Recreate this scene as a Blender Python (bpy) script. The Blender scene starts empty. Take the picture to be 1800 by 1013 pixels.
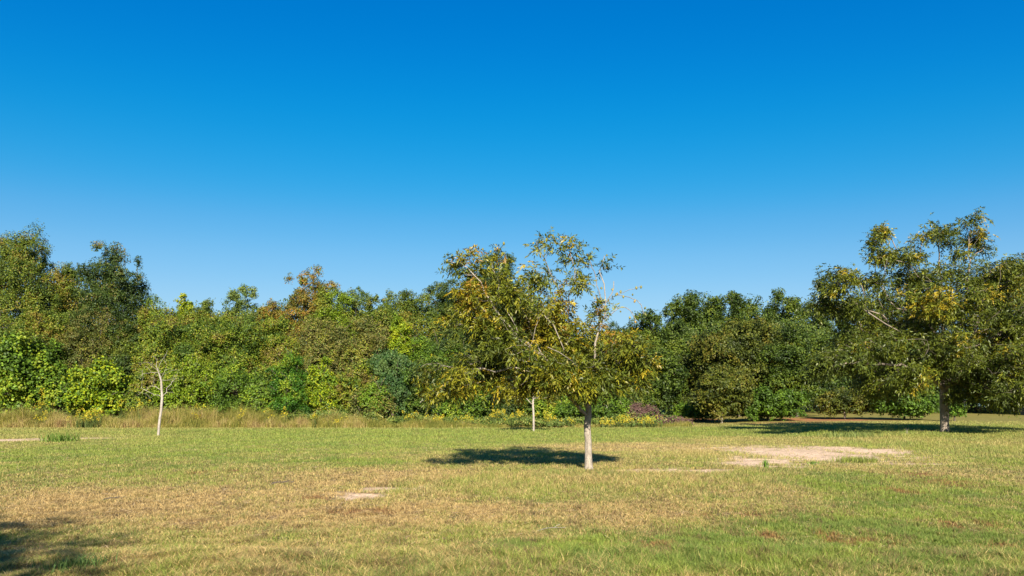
import bpy, math
import numpy as np
from mathutils import Vector
R = math.radians
sc = bpy.context.scene
col = sc.collection

# ------------------------------------------------------------ camera, sky, sun
F = 1300.0; HOR = 715.0; EYE = 1.6            # focal length and horizon measured on the 1800 px wide photograph
cd = bpy.data.cameras.new('camera'); cam = bpy.data.objects.new('camera', cd); col.objects.link(cam)
cd.sensor_width = 36; cd.lens = 36 * F / 1800; cd.shift_y = (HOR - 506.5) / 1800
cd.clip_start = 0.05; cd.clip_end = 5000
cam.location = (0, 0, EYE); cam.rotation_euler = (R(90), 0, 0)
sc.camera = cam
SUN_EL, SUN_AZ = R(29), R(3.5)                   # azimuth measured from straight behind the camera, towards the right
w = bpy.data.worlds.new('World'); sc.world = w; w.use_nodes = True
nt = w.node_tree; bg = nt.nodes['Background']
sky = nt.nodes.new('ShaderNodeTexSky'); sky.sky_type = 'NISHITA'; sky.sun_disc = False
sky.sun_elevation = SUN_EL; sky.sun_rotation = math.pi - SUN_AZ
sky.air_density = 1.0; sky.dust_density = 0.15; sky.ozone_density = 3.0; sky.altitude = 100
hs = nt.nodes.new('ShaderNodeHueSaturation'); hs.inputs['Saturation'].default_value = 1.4
nt.links.new(sky.outputs[0], hs.inputs['Color']); 
def scaled(k, src):                            # plain multiplication of a colour
    v = nt.nodes.new('ShaderNodeVectorMath'); v.operation = 'SCALE'; v.inputs['Scale'].default_value = k
    nt.links.new(src, v.inputs[0]); return v.outputs[0]
cu = nt.nodes.new('ShaderNodeRGBCurve')         # the deep azure of a polarised autumn sky
for ch, pts in ((0, [(.0075, 0), (.0266, .006), (.069, .062), (.107, .108), (.228, .19)]), (1, [(.11, .0975), (.174, .164), (.272, .234), (.338, .276), (.50, .34)]),
                (2, [(.296, .305), (.431, .38), (.565, .428), (.631, .45), (.73, .465)])):
    c_ = cu.mapping.curves[ch]; c_.points[1].location = (1, pts[-1][1] + .05)
    for p_ in pts: c_.points.new(*p_)
cu.mapping.update()
nt.links.new(scaled(.0821, hs.outputs[0]), cu.inputs['Color']); nt.links.new(scaled(12.18, cu.outputs[0]), bg.inputs[0])
bg.inputs[1].default_value = 0.0715
sd = bpy.data.lights.new('sun', 'SUN'); sd.energy = 5.0; sd.angle = R(0.53); sd.color = (1.0, 0.90, 0.76)
so = bpy.data.objects.new('sun', sd); col.objects.link(so)
sdir = Vector((math.sin(SUN_AZ) * math.cos(SUN_EL), -math.cos(SUN_AZ) * math.cos(SUN_EL), math.sin(SUN_EL)))
so.rotation_euler = sdir.to_track_quat('Z', 'Y').to_euler()
sc.view_settings.view_transform = 'Standard'; sc.view_settings.look = 'None'
sc.view_settings.exposure = 1.2; sc.view_settings.gamma = 1.0
sc.cycles.max_bounces = 6; sc.cycles.diffuse_bounces = 2; sc.cycles.transmission_bounces = 2
sc.cycles.glossy_bounces = 2; sc.cycles.transparent_max_bounces = 4

# ------------------------------------------------------------ noise
rng = np.random.default_rng(7)
def _h(ix, iy, iz, s):
    n = (ix * 374761393 + iy * 668265263 + iz * 2147483647 + s * 974634777) & 0xffffffff
    n = ((n ^ (n >> 13)) * 1274126177) & 0xffffffff
    n = (n ^ (n >> 16)) & 0xffffffff
    return n / 4294967295.0
def vn(x, y, z=0.0, s=0):
    x, y, z = np.broadcast_arrays(np.asarray(x, float), np.asarray(y, float), np.asarray(z, float))
    ix, iy, iz = [np.floor(a).astype(np.int64) for a in (x, y, z)]
    fx, fy, fz = x - ix, y - iy, z - iz
    fx, fy, fz = [f * f * (3 - 2 * f) for f in (fx, fy, fz)]
    r = 0
    for a in (0, 1):
        for b in (0, 1):
            for c in (0, 1):
                r = r + _h(ix + a, iy + b, iz + c, s) * (fx if a else 1 - fx) * (fy if b else 1 - fy) * (fz if c else 1 - fz)
    return r
def fbm(x, y, z=0.0, s=0, o=4):
    r = 0; a = 0.5; t = 0
    for k in range(o):
        r = r + a * vn(x * 2 ** k, y * 2 ** k, np.asarray(z) * 2 ** k, s + k); t += a; a *= 0.55
    return r / t
def smooth(e0, e1, x):
    t = np.clip((x - e0) / (e1 - e0), 0, 1); return t * t * (3 - 2 * t)
def unit(v):
    return v / (np.linalg.norm(v, axis=-1, keepdims=True) + 1e-9)
def rdir(n):
    return unit(rng.normal(size=(n, 3)))

# ------------------------------------------------------------ ground height
def gz(x, y):
    x = np.asarray(x, float); y = np.asarray(y, float)
    z = 0.35 * smooth(8, 30, x) * smooth(22, 50, y)
    z = z + 0.85 * smooth(58, 115, y) * smooth(-5, 15, x) + 0.25 * smooth(60, 110, y)
    z = z + 0.05 * (fbm(x / 3.1, y / 3.1, 0, 5, 3) - 0.5)
    z = z - 0.10 * smooth(0, 1, 1 - ((x - 0.5) / 5.5) ** 2 - ((y - 18.0) / 4.5) ** 2) * 0.3
    return z
def gnd(px, py):                                # where a point of the photograph's ground lies in the world
    Y = F * EYE / max(py - HOR, 1.0)
    return (px - 900) / F * Y, Y
def P(px, py, Y):
    return np.array([(px - 900) / F * Y, Y, EYE + (HOR - py) / F * Y])

# ------------------------------------------------------------ mesh helpers
def tag(o, label=None, cat=None, group=None, kind=None):
    if label: o['label'] = label
    if cat: o['category'] = cat
    if group: o['group'] = group
    if kind: o['kind'] = kind
    return o
def empty(name, loc, label, cat, group=None):
    o = bpy.data.objects.new(name, None); col.objects.link(o); o.location = [float(a) for a in loc]
    o.empty_display_size = 0.3
    return tag(o, label, cat, group)
def mesh_np(name, V, faces, mat, parent=None, fcol=None, loc=None, smooth_=False):
    """faces: list of (n,k) int arrays; fcol: per-face colours in the same order."""
    V = np.asarray(V, dtype=np.float32)
    if parent is not None and loc is None: loc = np.array(parent.location)
    if loc is not None: V = V - np.asarray(loc, dtype=np.float32)
    me = bpy.data.meshes.new(name)
    me.vertices.add(len(V)); me.vertices.foreach_set('co', V.ravel())
    loops = np.concatenate([f.ravel() for f in faces]).astype(np.int32)
    tot = np.concatenate([np.full(len(f), f.shape[1]) for f in faces]).astype(np.int32)
    start = np.concatenate([[0], np.cumsum(tot)[:-1]]).astype(np.int32)
    me.loops.add(len(loops)); me.loops.foreach_set('vertex_index', loops)
    me.polygons.add(len(tot)); me.polygons.foreach_set('loop_start', start); me.polygons.foreach_set('loop_total', tot)
    if smooth_: me.polygons.foreach_set('use_smooth', np.ones(len(tot), bool))
    if fcol is not None:
        a = me.attributes.new('tint', 'FLOAT_COLOR', 'FACE')
        c = np.ones((len(tot), 4), np.float32); c[:, :3] = np.asarray(fcol) * .85
        a.data.foreach_set('color', c.ravel())
    me.update(); me.validate()
    me.materials.append(mat)
    o = bpy.data.objects.new(name, me); col.objects.link(o)
    if parent is not None: o.parent = parent
    elif loc is not None: o.location = [float(a) for a in loc]
    return o

# ------------------------------------------------------------ materials
def leaf_mat(name, trans=0.25, rough=0.5, spec=0.35):
    m = bpy.data.materials.new(name); m.use_nodes = True; n = m.node_tree.nodes; l = m.node_tree.links
    p = n['Principled BSDF']; out = n['Material Output']
    at = n.new('ShaderNodeAttribute'); at.attribute_name = 'tint'
    p.inputs['Roughness'].default_value = rough; p.inputs['Specular IOR Level'].default_value = spec
    l.new(at.outputs['Color'], p.inputs['Base Color'])
    tr = n.new('ShaderNodeBsdfTranslucent')
    hsv = n.new('ShaderNodeHueSaturation'); hsv.inputs['Saturation'].default_value = 1.15; hsv.inputs['Value'].default_value = 1.2
    l.new(at.outputs['Color'], hsv.inputs['Color']); l.new(hsv.outputs[0], tr.inputs[0])
    mx = n.new('ShaderNodeMixShader'); mx.inputs[0].default_value = trans
    l.new(p.outputs[0], mx.inputs[1]); l.new(tr.outputs[0], mx.inputs[2]); l.new(mx.outputs[0], out.inputs[0])
    return m
def bark_mat(name, c1, c2, scale=9.0, fleck=0.25):
    m = bpy.data.materials.new(name); m.use_nodes = True; n = m.node_tree.nodes; l = m.node_tree.links
    p = n['Principled BSDF']; p.inputs['Roughness'].default_value = 0.9; p.inputs['Specular IOR Level'].default_value = 0.2
    tc = n.new('ShaderNodeTexCoord'); mp = n.new('ShaderNodeMapping'); mp.inputs['Scale'].default_value = (1, 1, 0.35)
    l.new(tc.outputs['Object'], mp.inputs[0])
    no = n.new('ShaderNodeTexNoise'); no.inputs['Scale'].default_value = scale; no.inputs['Detail'].default_value = 8; no.inputs['Roughness'].default_value = 0.7
    l.new(mp.outputs[0], no.inputs[0])
    cr = n.new('ShaderNodeValToRGB'); cr.color_ramp.elements[0].position = 0.3; cr.color_ramp.elements[1].position = 0.68
    cr.color_ramp.elements[0].color = (*c1, 1); cr.color_ramp.elements[1].color = (*c2, 1)
    l.new(no.outputs[0], cr.inputs[0])
    vo = n.new('ShaderNodeTexNoise'); vo.inputs['Scale'].default_value = scale * 3.3; vo.inputs['Detail'].default_value = 2
    l.new(tc.outputs['Object'], vo.inputs[0])
    r2 = n.new('ShaderNodeValToRGB'); r2.color_ramp.elements[0].position = 0.33; r2.color_ramp.elements[1].position = 0.40
    r2.color_ramp.elements[0].color = (fleck, fleck, fleck, 1); r2.color_ramp.elements[1].color = (1, 1, 1, 1)
    l.new(vo.outputs[0], r2.inputs[0])
    mu = n.new('ShaderNodeMix'); mu.data_type = 'RGBA'; mu.blend_type = 'MULTIPLY'; mu.inputs[0].default_value = 1
    l.new(cr.outputs[0], mu.inputs[6]); l.new(r2.outputs[0], mu.inputs[7]); l.new(mu.outputs[2], p.inputs['Base Color'])
    bp = n.new('ShaderNodeBump'); bp.inputs['Strength'].default_value = 0.6; bp.inputs['Distance'].default_value = 0.02
    l.new(no.outputs[0], bp.inputs['Height']); l.new(bp.outputs[0], p.inputs['Normal'])
    return m
M_LEAF = leaf_mat('leaf', 0.13, 0.55, 0.25)
M_PECAN = leaf_mat('pecan_leaf', 0.13, 0.48, 0.35)
M_GRASS = leaf_mat('grass_blade', 0.30, 0.6, 0.25)
M_BARK_PALE = bark_mat('pale_bark', (0.13, 0.11, 0.085), (0.42, 0.365, 0.29), 16, 0.30)
M_BARK_TWIG = bark_mat('twig_bark', (0.13, 0.10, 0.08), (0.32, 0.27, 0.21), 10, 0.6)
M_BARK_DARK = bark_mat('dark_bark', (0.05, 0.04, 0.03), (0.16, 0.13, 0.10), 8, 0.5)
M_BARK_DEAD = bark_mat('dead_bark', (0.20, 0.17, 0.14), (0.46, 0.41, 0.35), 8, 0.5)

def ground_mat():
    m = bpy.data.materials.new('field_soil'); m.use_nodes = True; n = m.node_tree.nodes; l = m.node_tree.links
    p = n['Principled BSDF']; p.inputs['Roughness'].default_value = 0.95; p.inputs['Specular IOR Level'].default_value = 0.1
    at = n.new('ShaderNodeAttribute'); at.attribute_name = 'tint'
    tc = n.new('ShaderNodeTexCoord')
    a = n.new('ShaderNodeTexNoise'); a.inputs['Scale'].default_value = 9; a.inputs['Detail'].default_value = 9; a.inputs['Roughness'].default_value = 0.75
    l.new(tc.outputs['Object'], a.inputs[0])
    r = n.new('ShaderNodeValToRGB'); r.color_ramp.elements[0].position = 0.28; r.color_ramp.elements[1].position = 0.72
    r.color_ramp.elements[0].color = (0.45, 0.42, 0.38, 1); r.color_ramp.elements[1].color = (1.35, 1.32, 1.28, 1)
    l.new(a.outputs[0], r.inputs[0])
    mu = n.new('ShaderNodeMix'); mu.data_type = 'RGBA'; mu.blend_type = 'MULTIPLY'; mu.inputs[0].default_value = 1; mu.clamp_result = False
    l.new(at.outputs['Color'], mu.inputs[6]); l.new(r.outputs[0], mu.inputs[7]); l.new(mu.outputs[2], p.inputs['Base Color'])
    b = n.new('ShaderNodeBump'); b.inputs['Strength'].default_value = 0.7; b.inputs['Distance'].default_value = 0.03
    l.new(a.outputs[0], b.inputs['Height']); l.new(b.outputs[0], p.inputs['Normal'])
    return m
M_GROUND = ground_mat()

# ------------------------------------------------------------ what grows where on the field
def ell(px, py, rx, ry):                        # an ellipse on the ground, measured on the photograph, kept in metres
    x, y = gnd(px, py); y0 = F * EYE / (max(py + ry, HOR + 2) - HOR); y1 = F * EYE / (max(py - ry, HOR + 4) - HOR)
    return x, (y0 + y1) / 2, rx * y / F, (y1 - y0) / 2
def blob(x, y, e, wx, wy, soft=0.5):
    d = np.sqrt(((x + wx - e[0]) / e[2]) ** 2 + ((y + wy - e[1]) / e[3]) ** 2)
    return 1 - smooth(1 - soft, 1 + soft, d)
DRY = [  # px, py, rx, ry, value
    (220, 800, 420, 24, .12), (700, 775, 500, 18, .10), (1300, 765, 500, 12, .14), (1000, 760, 900, 7, .12), (150, 835, 190, 14, .25),
    (230, 890, 330, 34, 1.0), (560, 900, 300, 32, .86), (700, 838, 210, 13, .85), (640, 850, 120, 9, .9), (900, 905, 240, 16, .85),
    (1150, 912, 260, 22, .78), (1120, 787, 190, 8, .80), (1200, 800, 120, 6, .55), (1420, 870, 130, 22, .75), (1300, 900, 150, 16, .75),
    (1390, 775, 220, 6, .55), (620, 812, 110, 5, .05), (900, 852, 170, 18, .42), (1130, 850, 200, 20, .48), (1000, 812, 120, 8, .5),
    (1650, 880, 230, 50, .08), (1700, 800, 160, 24, .25), (1550, 950, 280, 55, .05), (1000, 985, 320, 32, .18), (1250, 985, 280, 40, .05),
    (650, 985, 220, 25, .55), (350, 985, 170, 24, .6), (60, 990, 90, 25, .45), (1700, 835, 60, 6, .6), (1600, 815, 70, 6, .5), (1500, 825, 60, 4, .5)]
SAND = [(1425, 799, 145, 16), (1350, 812, 88, 10), (1510, 792, 85, 8), (1320, 816, 55, 7), (628, 874, 40, 8), (672, 859, 60, 4.5), (598, 866, 34, 4), (1150, 826, 85, 4),
        (25, 773.5, 60, 2.2), (160, 770.5, 55, 1.0), (1240, 827, 60, 3), (745, 853, 26, 2.5)]
RUST = [(1500, 955, 42, 9), (1560, 958, 36, 8), (1465, 945, 26, 8), (1590, 865, 34, 5), (1660, 850, 40, 7), (1600, 835, 45, 4), (1790, 965, 50, 9), (1350, 945, 22, 6),
        (350, 833, 22, 3), (412, 829, 18, 2), (1285, 908, 70, 5), (640, 902, 60, 5), (1130, 960, 50, 8), (560, 880, 30, 3), (1500, 983, 20, 5), (1680, 925, 60, 8)]
DRY_W = [(ell(*d[:4]), d[4]) for d in DRY]; SAND_W = [ell(*d) for d in SAND]; RUST_W = [ell(*d) for d in RUST]
CLAY_W = [(29, 68, 5, 4), (27.5, 66.5, 4, 1.2), (17.5, 72, 2.4, 3), (57, 92, 4, 5), (24, 62.5, 5, .8)]
def fields(x, y):
    sc_ = np.clip(y / 25.0, 0.35, 2.2)
    wx = (fbm(x / 1.1, y / 1.6, 0, 11) - .5) * 2.0 * sc_; wy = (fbm(x / 1.1, y / 1.6, 0, 21) - .5) * 3.0 * sc_
    dry = np.full(np.shape(x), 0.42)
    for e, v in DRY_W:
        b = blob(x, y, e, wx, wy, 0.55); dry = dry * (1 - b) + v * b
    dry = dry + (fbm(x / 0.55, y / 0.9, 0, 31, 4) - 0.5) * (0.85 - .45 * smooth(20, 40, y)) - .05 * smooth(30, 45, y)
    sand = np.zeros(np.shape(x)); swx = (fbm(x / .5, y / .6, 0, 41) - .5) * 2.0; swy = (fbm(x / 1.4, y / .5, 0, 51) - .5) * 2.6
    for e in SAND_W: sand = np.maximum(sand, blob(x, y, e, swx * np.clip(e[2] / 2.4, .2, 1), swy * np.clip(e[3] / 2, .2, 1), 0.62))
    sand = np.clip(sand + (fbm(x / .55, y / .20, 0, 43, 3) - .5) * 1.9 * (sand > .02) * (sand < .98), 0, 1)
    rust = np.zeros(np.shape(x))
    for e in RUST_W: rust = np.maximum(rust, blob(x, y, e, wx * .25, wy * .2, 0.6))
    rust = rust * smooth(.35, .6, fbm(x / .18, y / .25, 0, 61, 3))
    clay = np.zeros(np.shape(x))
    for e in CLAY_W: clay = np.maximum(clay, blob(x, y, e, wx, wy, 0.4))
    return np.clip(dry, 0, 1), sand, rust, clay
# ground sheet
def lines(segs):
    out = []
    for a, b, s in segs: out += list(np.arange(a, b, s))
    return np.array(out + [segs[-1][1]])
gx = lines([(-2500, -300, 440), (-300, -60, 12), (-60, -24, 1.0), (-24, 24, 0.14), (24, 60, 0.5), (60, 300, 8), (300, 2500, 440)])
gy = lines([(-200, -20, 10), (-20, 5, 0.8), (5, 34, 0.12), (34, 64, 0.4), (64, 130, 1.0), (130, 400, 15), (400, 3000, 520)])
GX, GY = np.meshgrid(gx, gy); GZ = gz(GX, GY)
dry, sand, rust, clay = fields(GX, GY)
GZ = GZ + 0.02 * (fbm(GX / .35, GY / .35, 0, 71, 3) - .5) - 0.035 * sand
def mixc(a, b, t): return a + (b - a) * t[..., None]
c = mixc(np.array([.17, .20, .035])[None, None], np.array([.37, .27, .115]), dry) * (.45 + .55 * smooth(12, 32, GY))[..., None]  # ground colour darkened close by, painting the shade between grass blades
c = mixc(c, np.array([.20, .10, .055]), rust)
c = mixc(c, np.array([.42, .185, .09]), clay * .9)
c = mixc(c, np.array([.80, .60, .41]) * (0.62 + .62 * fbm(GX / .9, GY / .14, 0, 81, 4))[..., None], smooth(.15, .8, sand))
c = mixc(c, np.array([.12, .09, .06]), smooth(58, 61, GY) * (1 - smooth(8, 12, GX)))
nx, ny = len(gx), len(gy)
idx = np.arange(nx * ny).reshape(ny, nx)
quads = np.stack([idx[:-1, :-1], idx[:-1, 1:], idx[1:, 1:], idx[1:, :-1]], -1).reshape(-1, 4)
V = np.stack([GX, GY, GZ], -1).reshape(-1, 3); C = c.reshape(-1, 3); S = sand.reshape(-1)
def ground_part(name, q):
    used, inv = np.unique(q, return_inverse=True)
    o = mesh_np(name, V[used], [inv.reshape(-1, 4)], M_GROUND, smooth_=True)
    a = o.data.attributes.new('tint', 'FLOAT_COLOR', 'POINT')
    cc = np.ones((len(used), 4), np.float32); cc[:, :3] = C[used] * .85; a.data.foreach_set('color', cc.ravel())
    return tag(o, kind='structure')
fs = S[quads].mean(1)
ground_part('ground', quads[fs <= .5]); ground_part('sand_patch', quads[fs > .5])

# ------------------------------------------------------------ grass
def blades(x, y, h, wd, lean, tint, twist=None, name='grass', mat=M_GRASS, parent=None, z0=None, ndir=None):
    n = len(x); z = (gz(x, y) if z0 is None else z0) - 0.01
    th = rng.uniform(0, 2 * np.pi, n) if twist is None else twist
    side = np.stack([np.cos(th), np.sin(th), np.zeros(n)], -1) * (wd / 2)[:, None]
    ph = rng.uniform(0, 2 * np.pi, n) if ndir is None else ndir
    ld = np.stack([np.cos(ph), np.sin(ph), np.zeros(n)], -1)
    b = np.stack([x, y, z], -1)
    mid = b + np.array([0, 0, 1.0]) * (h * .55)[:, None] + ld * (h * lean * .3)[:, None]
    tip = b + np.array([0, 0, 1.0]) * (h * np.clip(1 - lean * .35, .3, 1))[:, None] + ld * (h * lean)[:, None]
    Vv = np.stack([b - side, b + side, mid + side * .75, mid - side * .75, tip], 1).reshape(-1, 3)
    k = np.arange(n)[:, None] * 5
    q = k + np.array([0, 1, 2, 3]); t = k + np.array([3, 2, 4])
    return mesh_np(name, Vv, [q, t], mat, parent, np.concatenate([tint, tint]))
def grass_tint(n, x, y, dry, rust):
    g = np.array([.260, .350, .056]); g2 = np.array([.165, .265, .052]); yl = np.array([.47, .42, .11]); t1 = np.array([.80, .60, .26]); t2 = np.array([.60, .40, .15]); r_ = np.array([.44, .22, .09])
    u = rng.uniform(size=n); v = rng.uniform(size=n)
    green = g + (g2 - g) * smooth(.45, .65, fbm(x / .8, y / 1.2, 0, 91, 3))[:, None] * .8
    green = green + (yl - green) * (v ** 2)[:, None] * .45
    tan = t1 + (t2 - t1) * (v ** 1.5)[:, None]
    isdry = (u < dry * .98 + .02)
    cc = np.where(isdry[:, None], tan, green)
    th = smooth(.54, .70, fbm(x / .28, y / .42, 0, 131, 3)) * .45 * (1 - smooth(14, 26, y))
    cc = np.where((rng.uniform(size=n) < th)[:, None], np.array([.33, .215, .11]) * rng.uniform(.5, 1.2, n)[:, None], cc)
    cc = np.where((rng.uniform(size=n) < rust * .85)[:, None], r_ * rng.uniform(.5, 1.2, n)[:, None], cc)
    far = (.25 + .75 * smooth(9, 32, y))[:, None]; mean = green * (1 - dry[:, None]) + np.array([.62, .46, .19]) * dry[:, None]
    cc = cc + (mean - cc) * .72 * far
    return cc * rng.uniform(.42, 1.28, n)[:, None] ** (1 - .6 * far)
def grass():
    N = 1950000
    # spread so that it thins with distance, over a field wider than the photograph shows
    u = rng.uniform(size=N); y0, y1 = 5.2, 62.0
    y = 1 / (1 / y0 - u * (1 / y0 - 1 / y1)); y = y * rng.uniform(.97, 1.03, N)
    x = rng.uniform(-.80, .80, N) * (y + 1.0)
    dry, sand, rust, clay = fields(x, y)
    keep = (rng.uniform(size=N) > smooth(.35, .85, sand) * .985) & (rng.uniform(size=N) > .7 * clay) & (rng.uniform(size=N) > rust * .35)
    # tufts
    tuft = fbm(x / .16, y / .16, 0, 101, 3)
    keep &= rng.uniform(size=N) < smooth(.25, .5, tuft) + .16 + .5 * smooth(12, 30, y)
    x, y, dry, rust, tuft = x[keep], y[keep], dry[keep], rust[keep], tuft[keep]; n = len(x)
    h = .035 + .05 * rng.uniform(size=n) + .05 * smooth(.45, .8, tuft)
    tall = np.zeros(n)
    for e, a in ((ell(900, 852, 200, 20), .9), (ell(1130, 848, 230, 20), 1.), (ell(1250, 803, 100, 8), .8), (ell(1700, 790, 160, 16), .9), (ell(1000, 1000, 900, 28), .8), (ell(1500, 768, 60, 4), 1.2)):
        tall = np.maximum(tall, a * blob(x, y, e, 0, 0, .5))
    h = h * (1 + 1.3 * tall * rng.uniform(.3, 1.2, n))
    wd = .0052 * np.clip(y / 12, .95, 4.5) * rng.uniform(.6, 1.5, n)
    h = h * np.clip(y / 30, 1, 1.4)
    lean = rng.uniform(.1, 1.0, n) + .5 * dry
    tint = grass_tint(n, x, y, np.clip(dry, 0, 1), rust)
    o = blades(x, y, h, wd, lean, tint)
    tag(o, 'mown mixed green and straw coloured grass covering the field', 'grass', kind='stuff')
grass()
def straws():
    n = 26000; y = 5.5 + 26 * rng.uniform(size=n) ** 1.5; x = rng.uniform(-.8, .8, n) * (y + 1)
    dry, sand, rust, clay = fields(x, y)
    k = rng.uniform(size=n) < .25 + dry; x, y, rust = x[k], y[k], rust[k]; n = len(x)
    L = rng.uniform(.05, .16, n); th = rng.uniform(0, 2 * np.pi, n)
    d = np.stack([np.cos(th), np.sin(th), rng.uniform(-.1, .25, n)], -1); s = np.stack([-np.sin(th), np.cos(th), rng.uniform(-.5, .5, n)], -1)
    b = np.stack([x, y, gz(x, y) + rng.uniform(.01, .05, n)], -1)
    wd = .003 * np.clip(y / 8, .8, 4)
    q = np.stack([b - s * wd[:, None], b + s * wd[:, None], b + d * L[:, None] + s * wd[:, None] * .5, b + d * L[:, None] - s * wd[:, None] * .5], 1).reshape(-1, 3)
    c1 = np.array([.50, .38, .22]) * rng.uniform(.35, 1.25, n)[:, None]
    c1 = np.where((rust > .3)[:, None], np.array([.32, .16, .085]) * rng.uniform(.6, 1.3, n)[:, None], c1)
    o = mesh_np('straw_litter', q, [np.arange(n * 4).reshape(-1, 4)], M_GRASS, fcol=c1)
    tag(o, 'dry clippings and straw scattered over the short grass', 'straw', kind='stuff')
straws()

# ------------------------------------------------------------ branch growing
class Skel:
    def __init__(s): s.p = []; s.par = []; s.w = []; s.pd = []
    def add(s, p, par, w=0.0):
        s.p.append(np.asarray(p, float)); s.par.append(par); s.w.append(w)
        s.pd.append(0 if par < 0 else s.pd[par] + np.linalg.norm(s.p[-1] - s.p[par])); return len(s.p) - 1
    def limb(s, pts, par=-1, step=.25, wig=.02):
        pts = [np.asarray(q, float) for q in pts]
        if par >= 0: pts = [s.p[par]] + pts
        else: par = s.add(pts[0], -1)
        # catmull-rom
        ext = [2 * pts[0] - pts[1]] + pts + [2 * pts[-1] - pts[-2]]
        ids = [par]
        for i in range(1, len(ext) - 2):
            a, b, c_, d = ext[i - 1:i + 3]; L = np.linalg.norm(c_ - b); n = max(1, int(L / step))
            for k in range(1, n + 1):
                t = k / n
                q = .5 * ((2 * b) + (-a + c_) * t + (2 * a - 5 * b + 4 * c_ - d) * t * t + (-a + 3 * b - 3 * c_ + d) * t ** 3)
                q = q + rng.normal(size=3) * wig * (0 if len(s.p) < 4 else 1)
                par = s.add(q, par); ids.append(par)
        return ids
    def attach(s, pts, step=.22, bend=.12, kpath=.45, lock=0):
        root = s.p[0]; pts = sorted(pts, key=lambda q: np.linalg.norm(q - s.p[min(lock, len(s.p) - 1)]))
        A = np.array(s.p); PD = np.array(s.pd); ok = np.ones(len(A), bool); ok[:lock] = False
        ends = []
        for q in pts:
            d = np.linalg.norm(A - q, axis=1); cost = d + kpath * PD; cost[~ok] = 1e9
            j = int(np.argmin(cost)); L = d[j]; n = max(1, int(L / step)); par = j; a = A[j]
            side = np.cross(q - a, rng.normal(size=3)); side = side / (np.linalg.norm(side) + 1e-9)
            newp = []
            for k in range(1, n + 1):
                t = k / n; pos = a + (q - a) * t + np.array([0, 0, 1]) * bend * L * math.sin(math.pi * t) * .6 + side * bend * L * math.sin(math.pi * t) + rng.normal(size=3) * .02 * (k < n)
                par = s.add(pos, par); newp.append(pos)
            A = np.vstack([A, newp]); PD = np.concatenate([PD, s.pd[-n:]]); ok = np.concatenate([ok, np.ones(n, bool)])
            ends.append(par)
        return ends
    def radii(s, tip=.004, base=.09, expo=None, root_flare=1.25):
        n = len(s.p); cnt = np.zeros(n)
        haschild = np.zeros(n, bool)
        for i in range(n):
            if s.par[i] >= 0: haschild[s.par[i]] = True
        cnt[~haschild] = 1
        for i in range(n - 1, 0, -1):
            if s.par[i] >= 0: cnt[s.par[i]] += cnt[i]
        N = cnt[0]; e = math.log(base / tip) / math.log(max(N, 2)) if expo is None else expo
        return tip * cnt ** e, cnt
    def mesh(s, r, sides=6, minr=0.0):
        n = len(s.p); A = np.array(s.p); ch = [[] for _ in range(n)]
        for i in range(1, n):
            if s.par[i] >= 0: ch[s.par[i]].append(i)
        VV = []; FF = []; off = 0
        stack = [(0, None)]
        while stack:
            i, par = stack.pop()
            chain = [] if par is None else [par]
            j = i
            while True:
                chain.append(j)
                if not ch[j]: break
                cs = sorted(ch[j], key=lambda k: -r[k])
                for k in cs[1:]: stack.append((k, j))
                j = cs[0]
            if len(chain) < 2 or r[chain[-2]] < minr and r[chain[1]] < minr: continue
            Pn = A[chain]; rr = r[chain].copy()
            if par is not None: rr[0] = rr[1]
            ns = sides if rr[1] > .02 else 4 if rr[1] > .008 else 3
            T = unit(np.gradient(Pn, axis=0)); u = np.cross(T[0], [0.3, .2, 1.0] if abs(T[0][2]) < .9 else [1, 0, 0]); u = u / (np.linalg.norm(u) + 1e-9)
            ang = np.arange(ns) * 2 * np.pi / ns
            for k in range(len(chain)):
                u = u - T[k] * np.dot(u, T[k]); u = u / (np.linalg.norm(u) + 1e-9); v = np.cross(T[k], u)
                VV.append(Pn[k] + rr[k] * (np.cos(ang)[:, None] * u + np.sin(ang)[:, None] * v))
            m = len(chain); a = off + (np.arange(m - 1)[:, None] * ns + np.arange(ns)[None]); b = off + (np.arange(m - 1)[:, None] * ns + (np.arange(ns)[None] + 1) % ns)
            FF.append(np.stack([a, b, b + ns, a + ns], -1).reshape(-1, 4)); off += m * ns
        return np.concatenate(VV), np.concatenate(FF)

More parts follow.
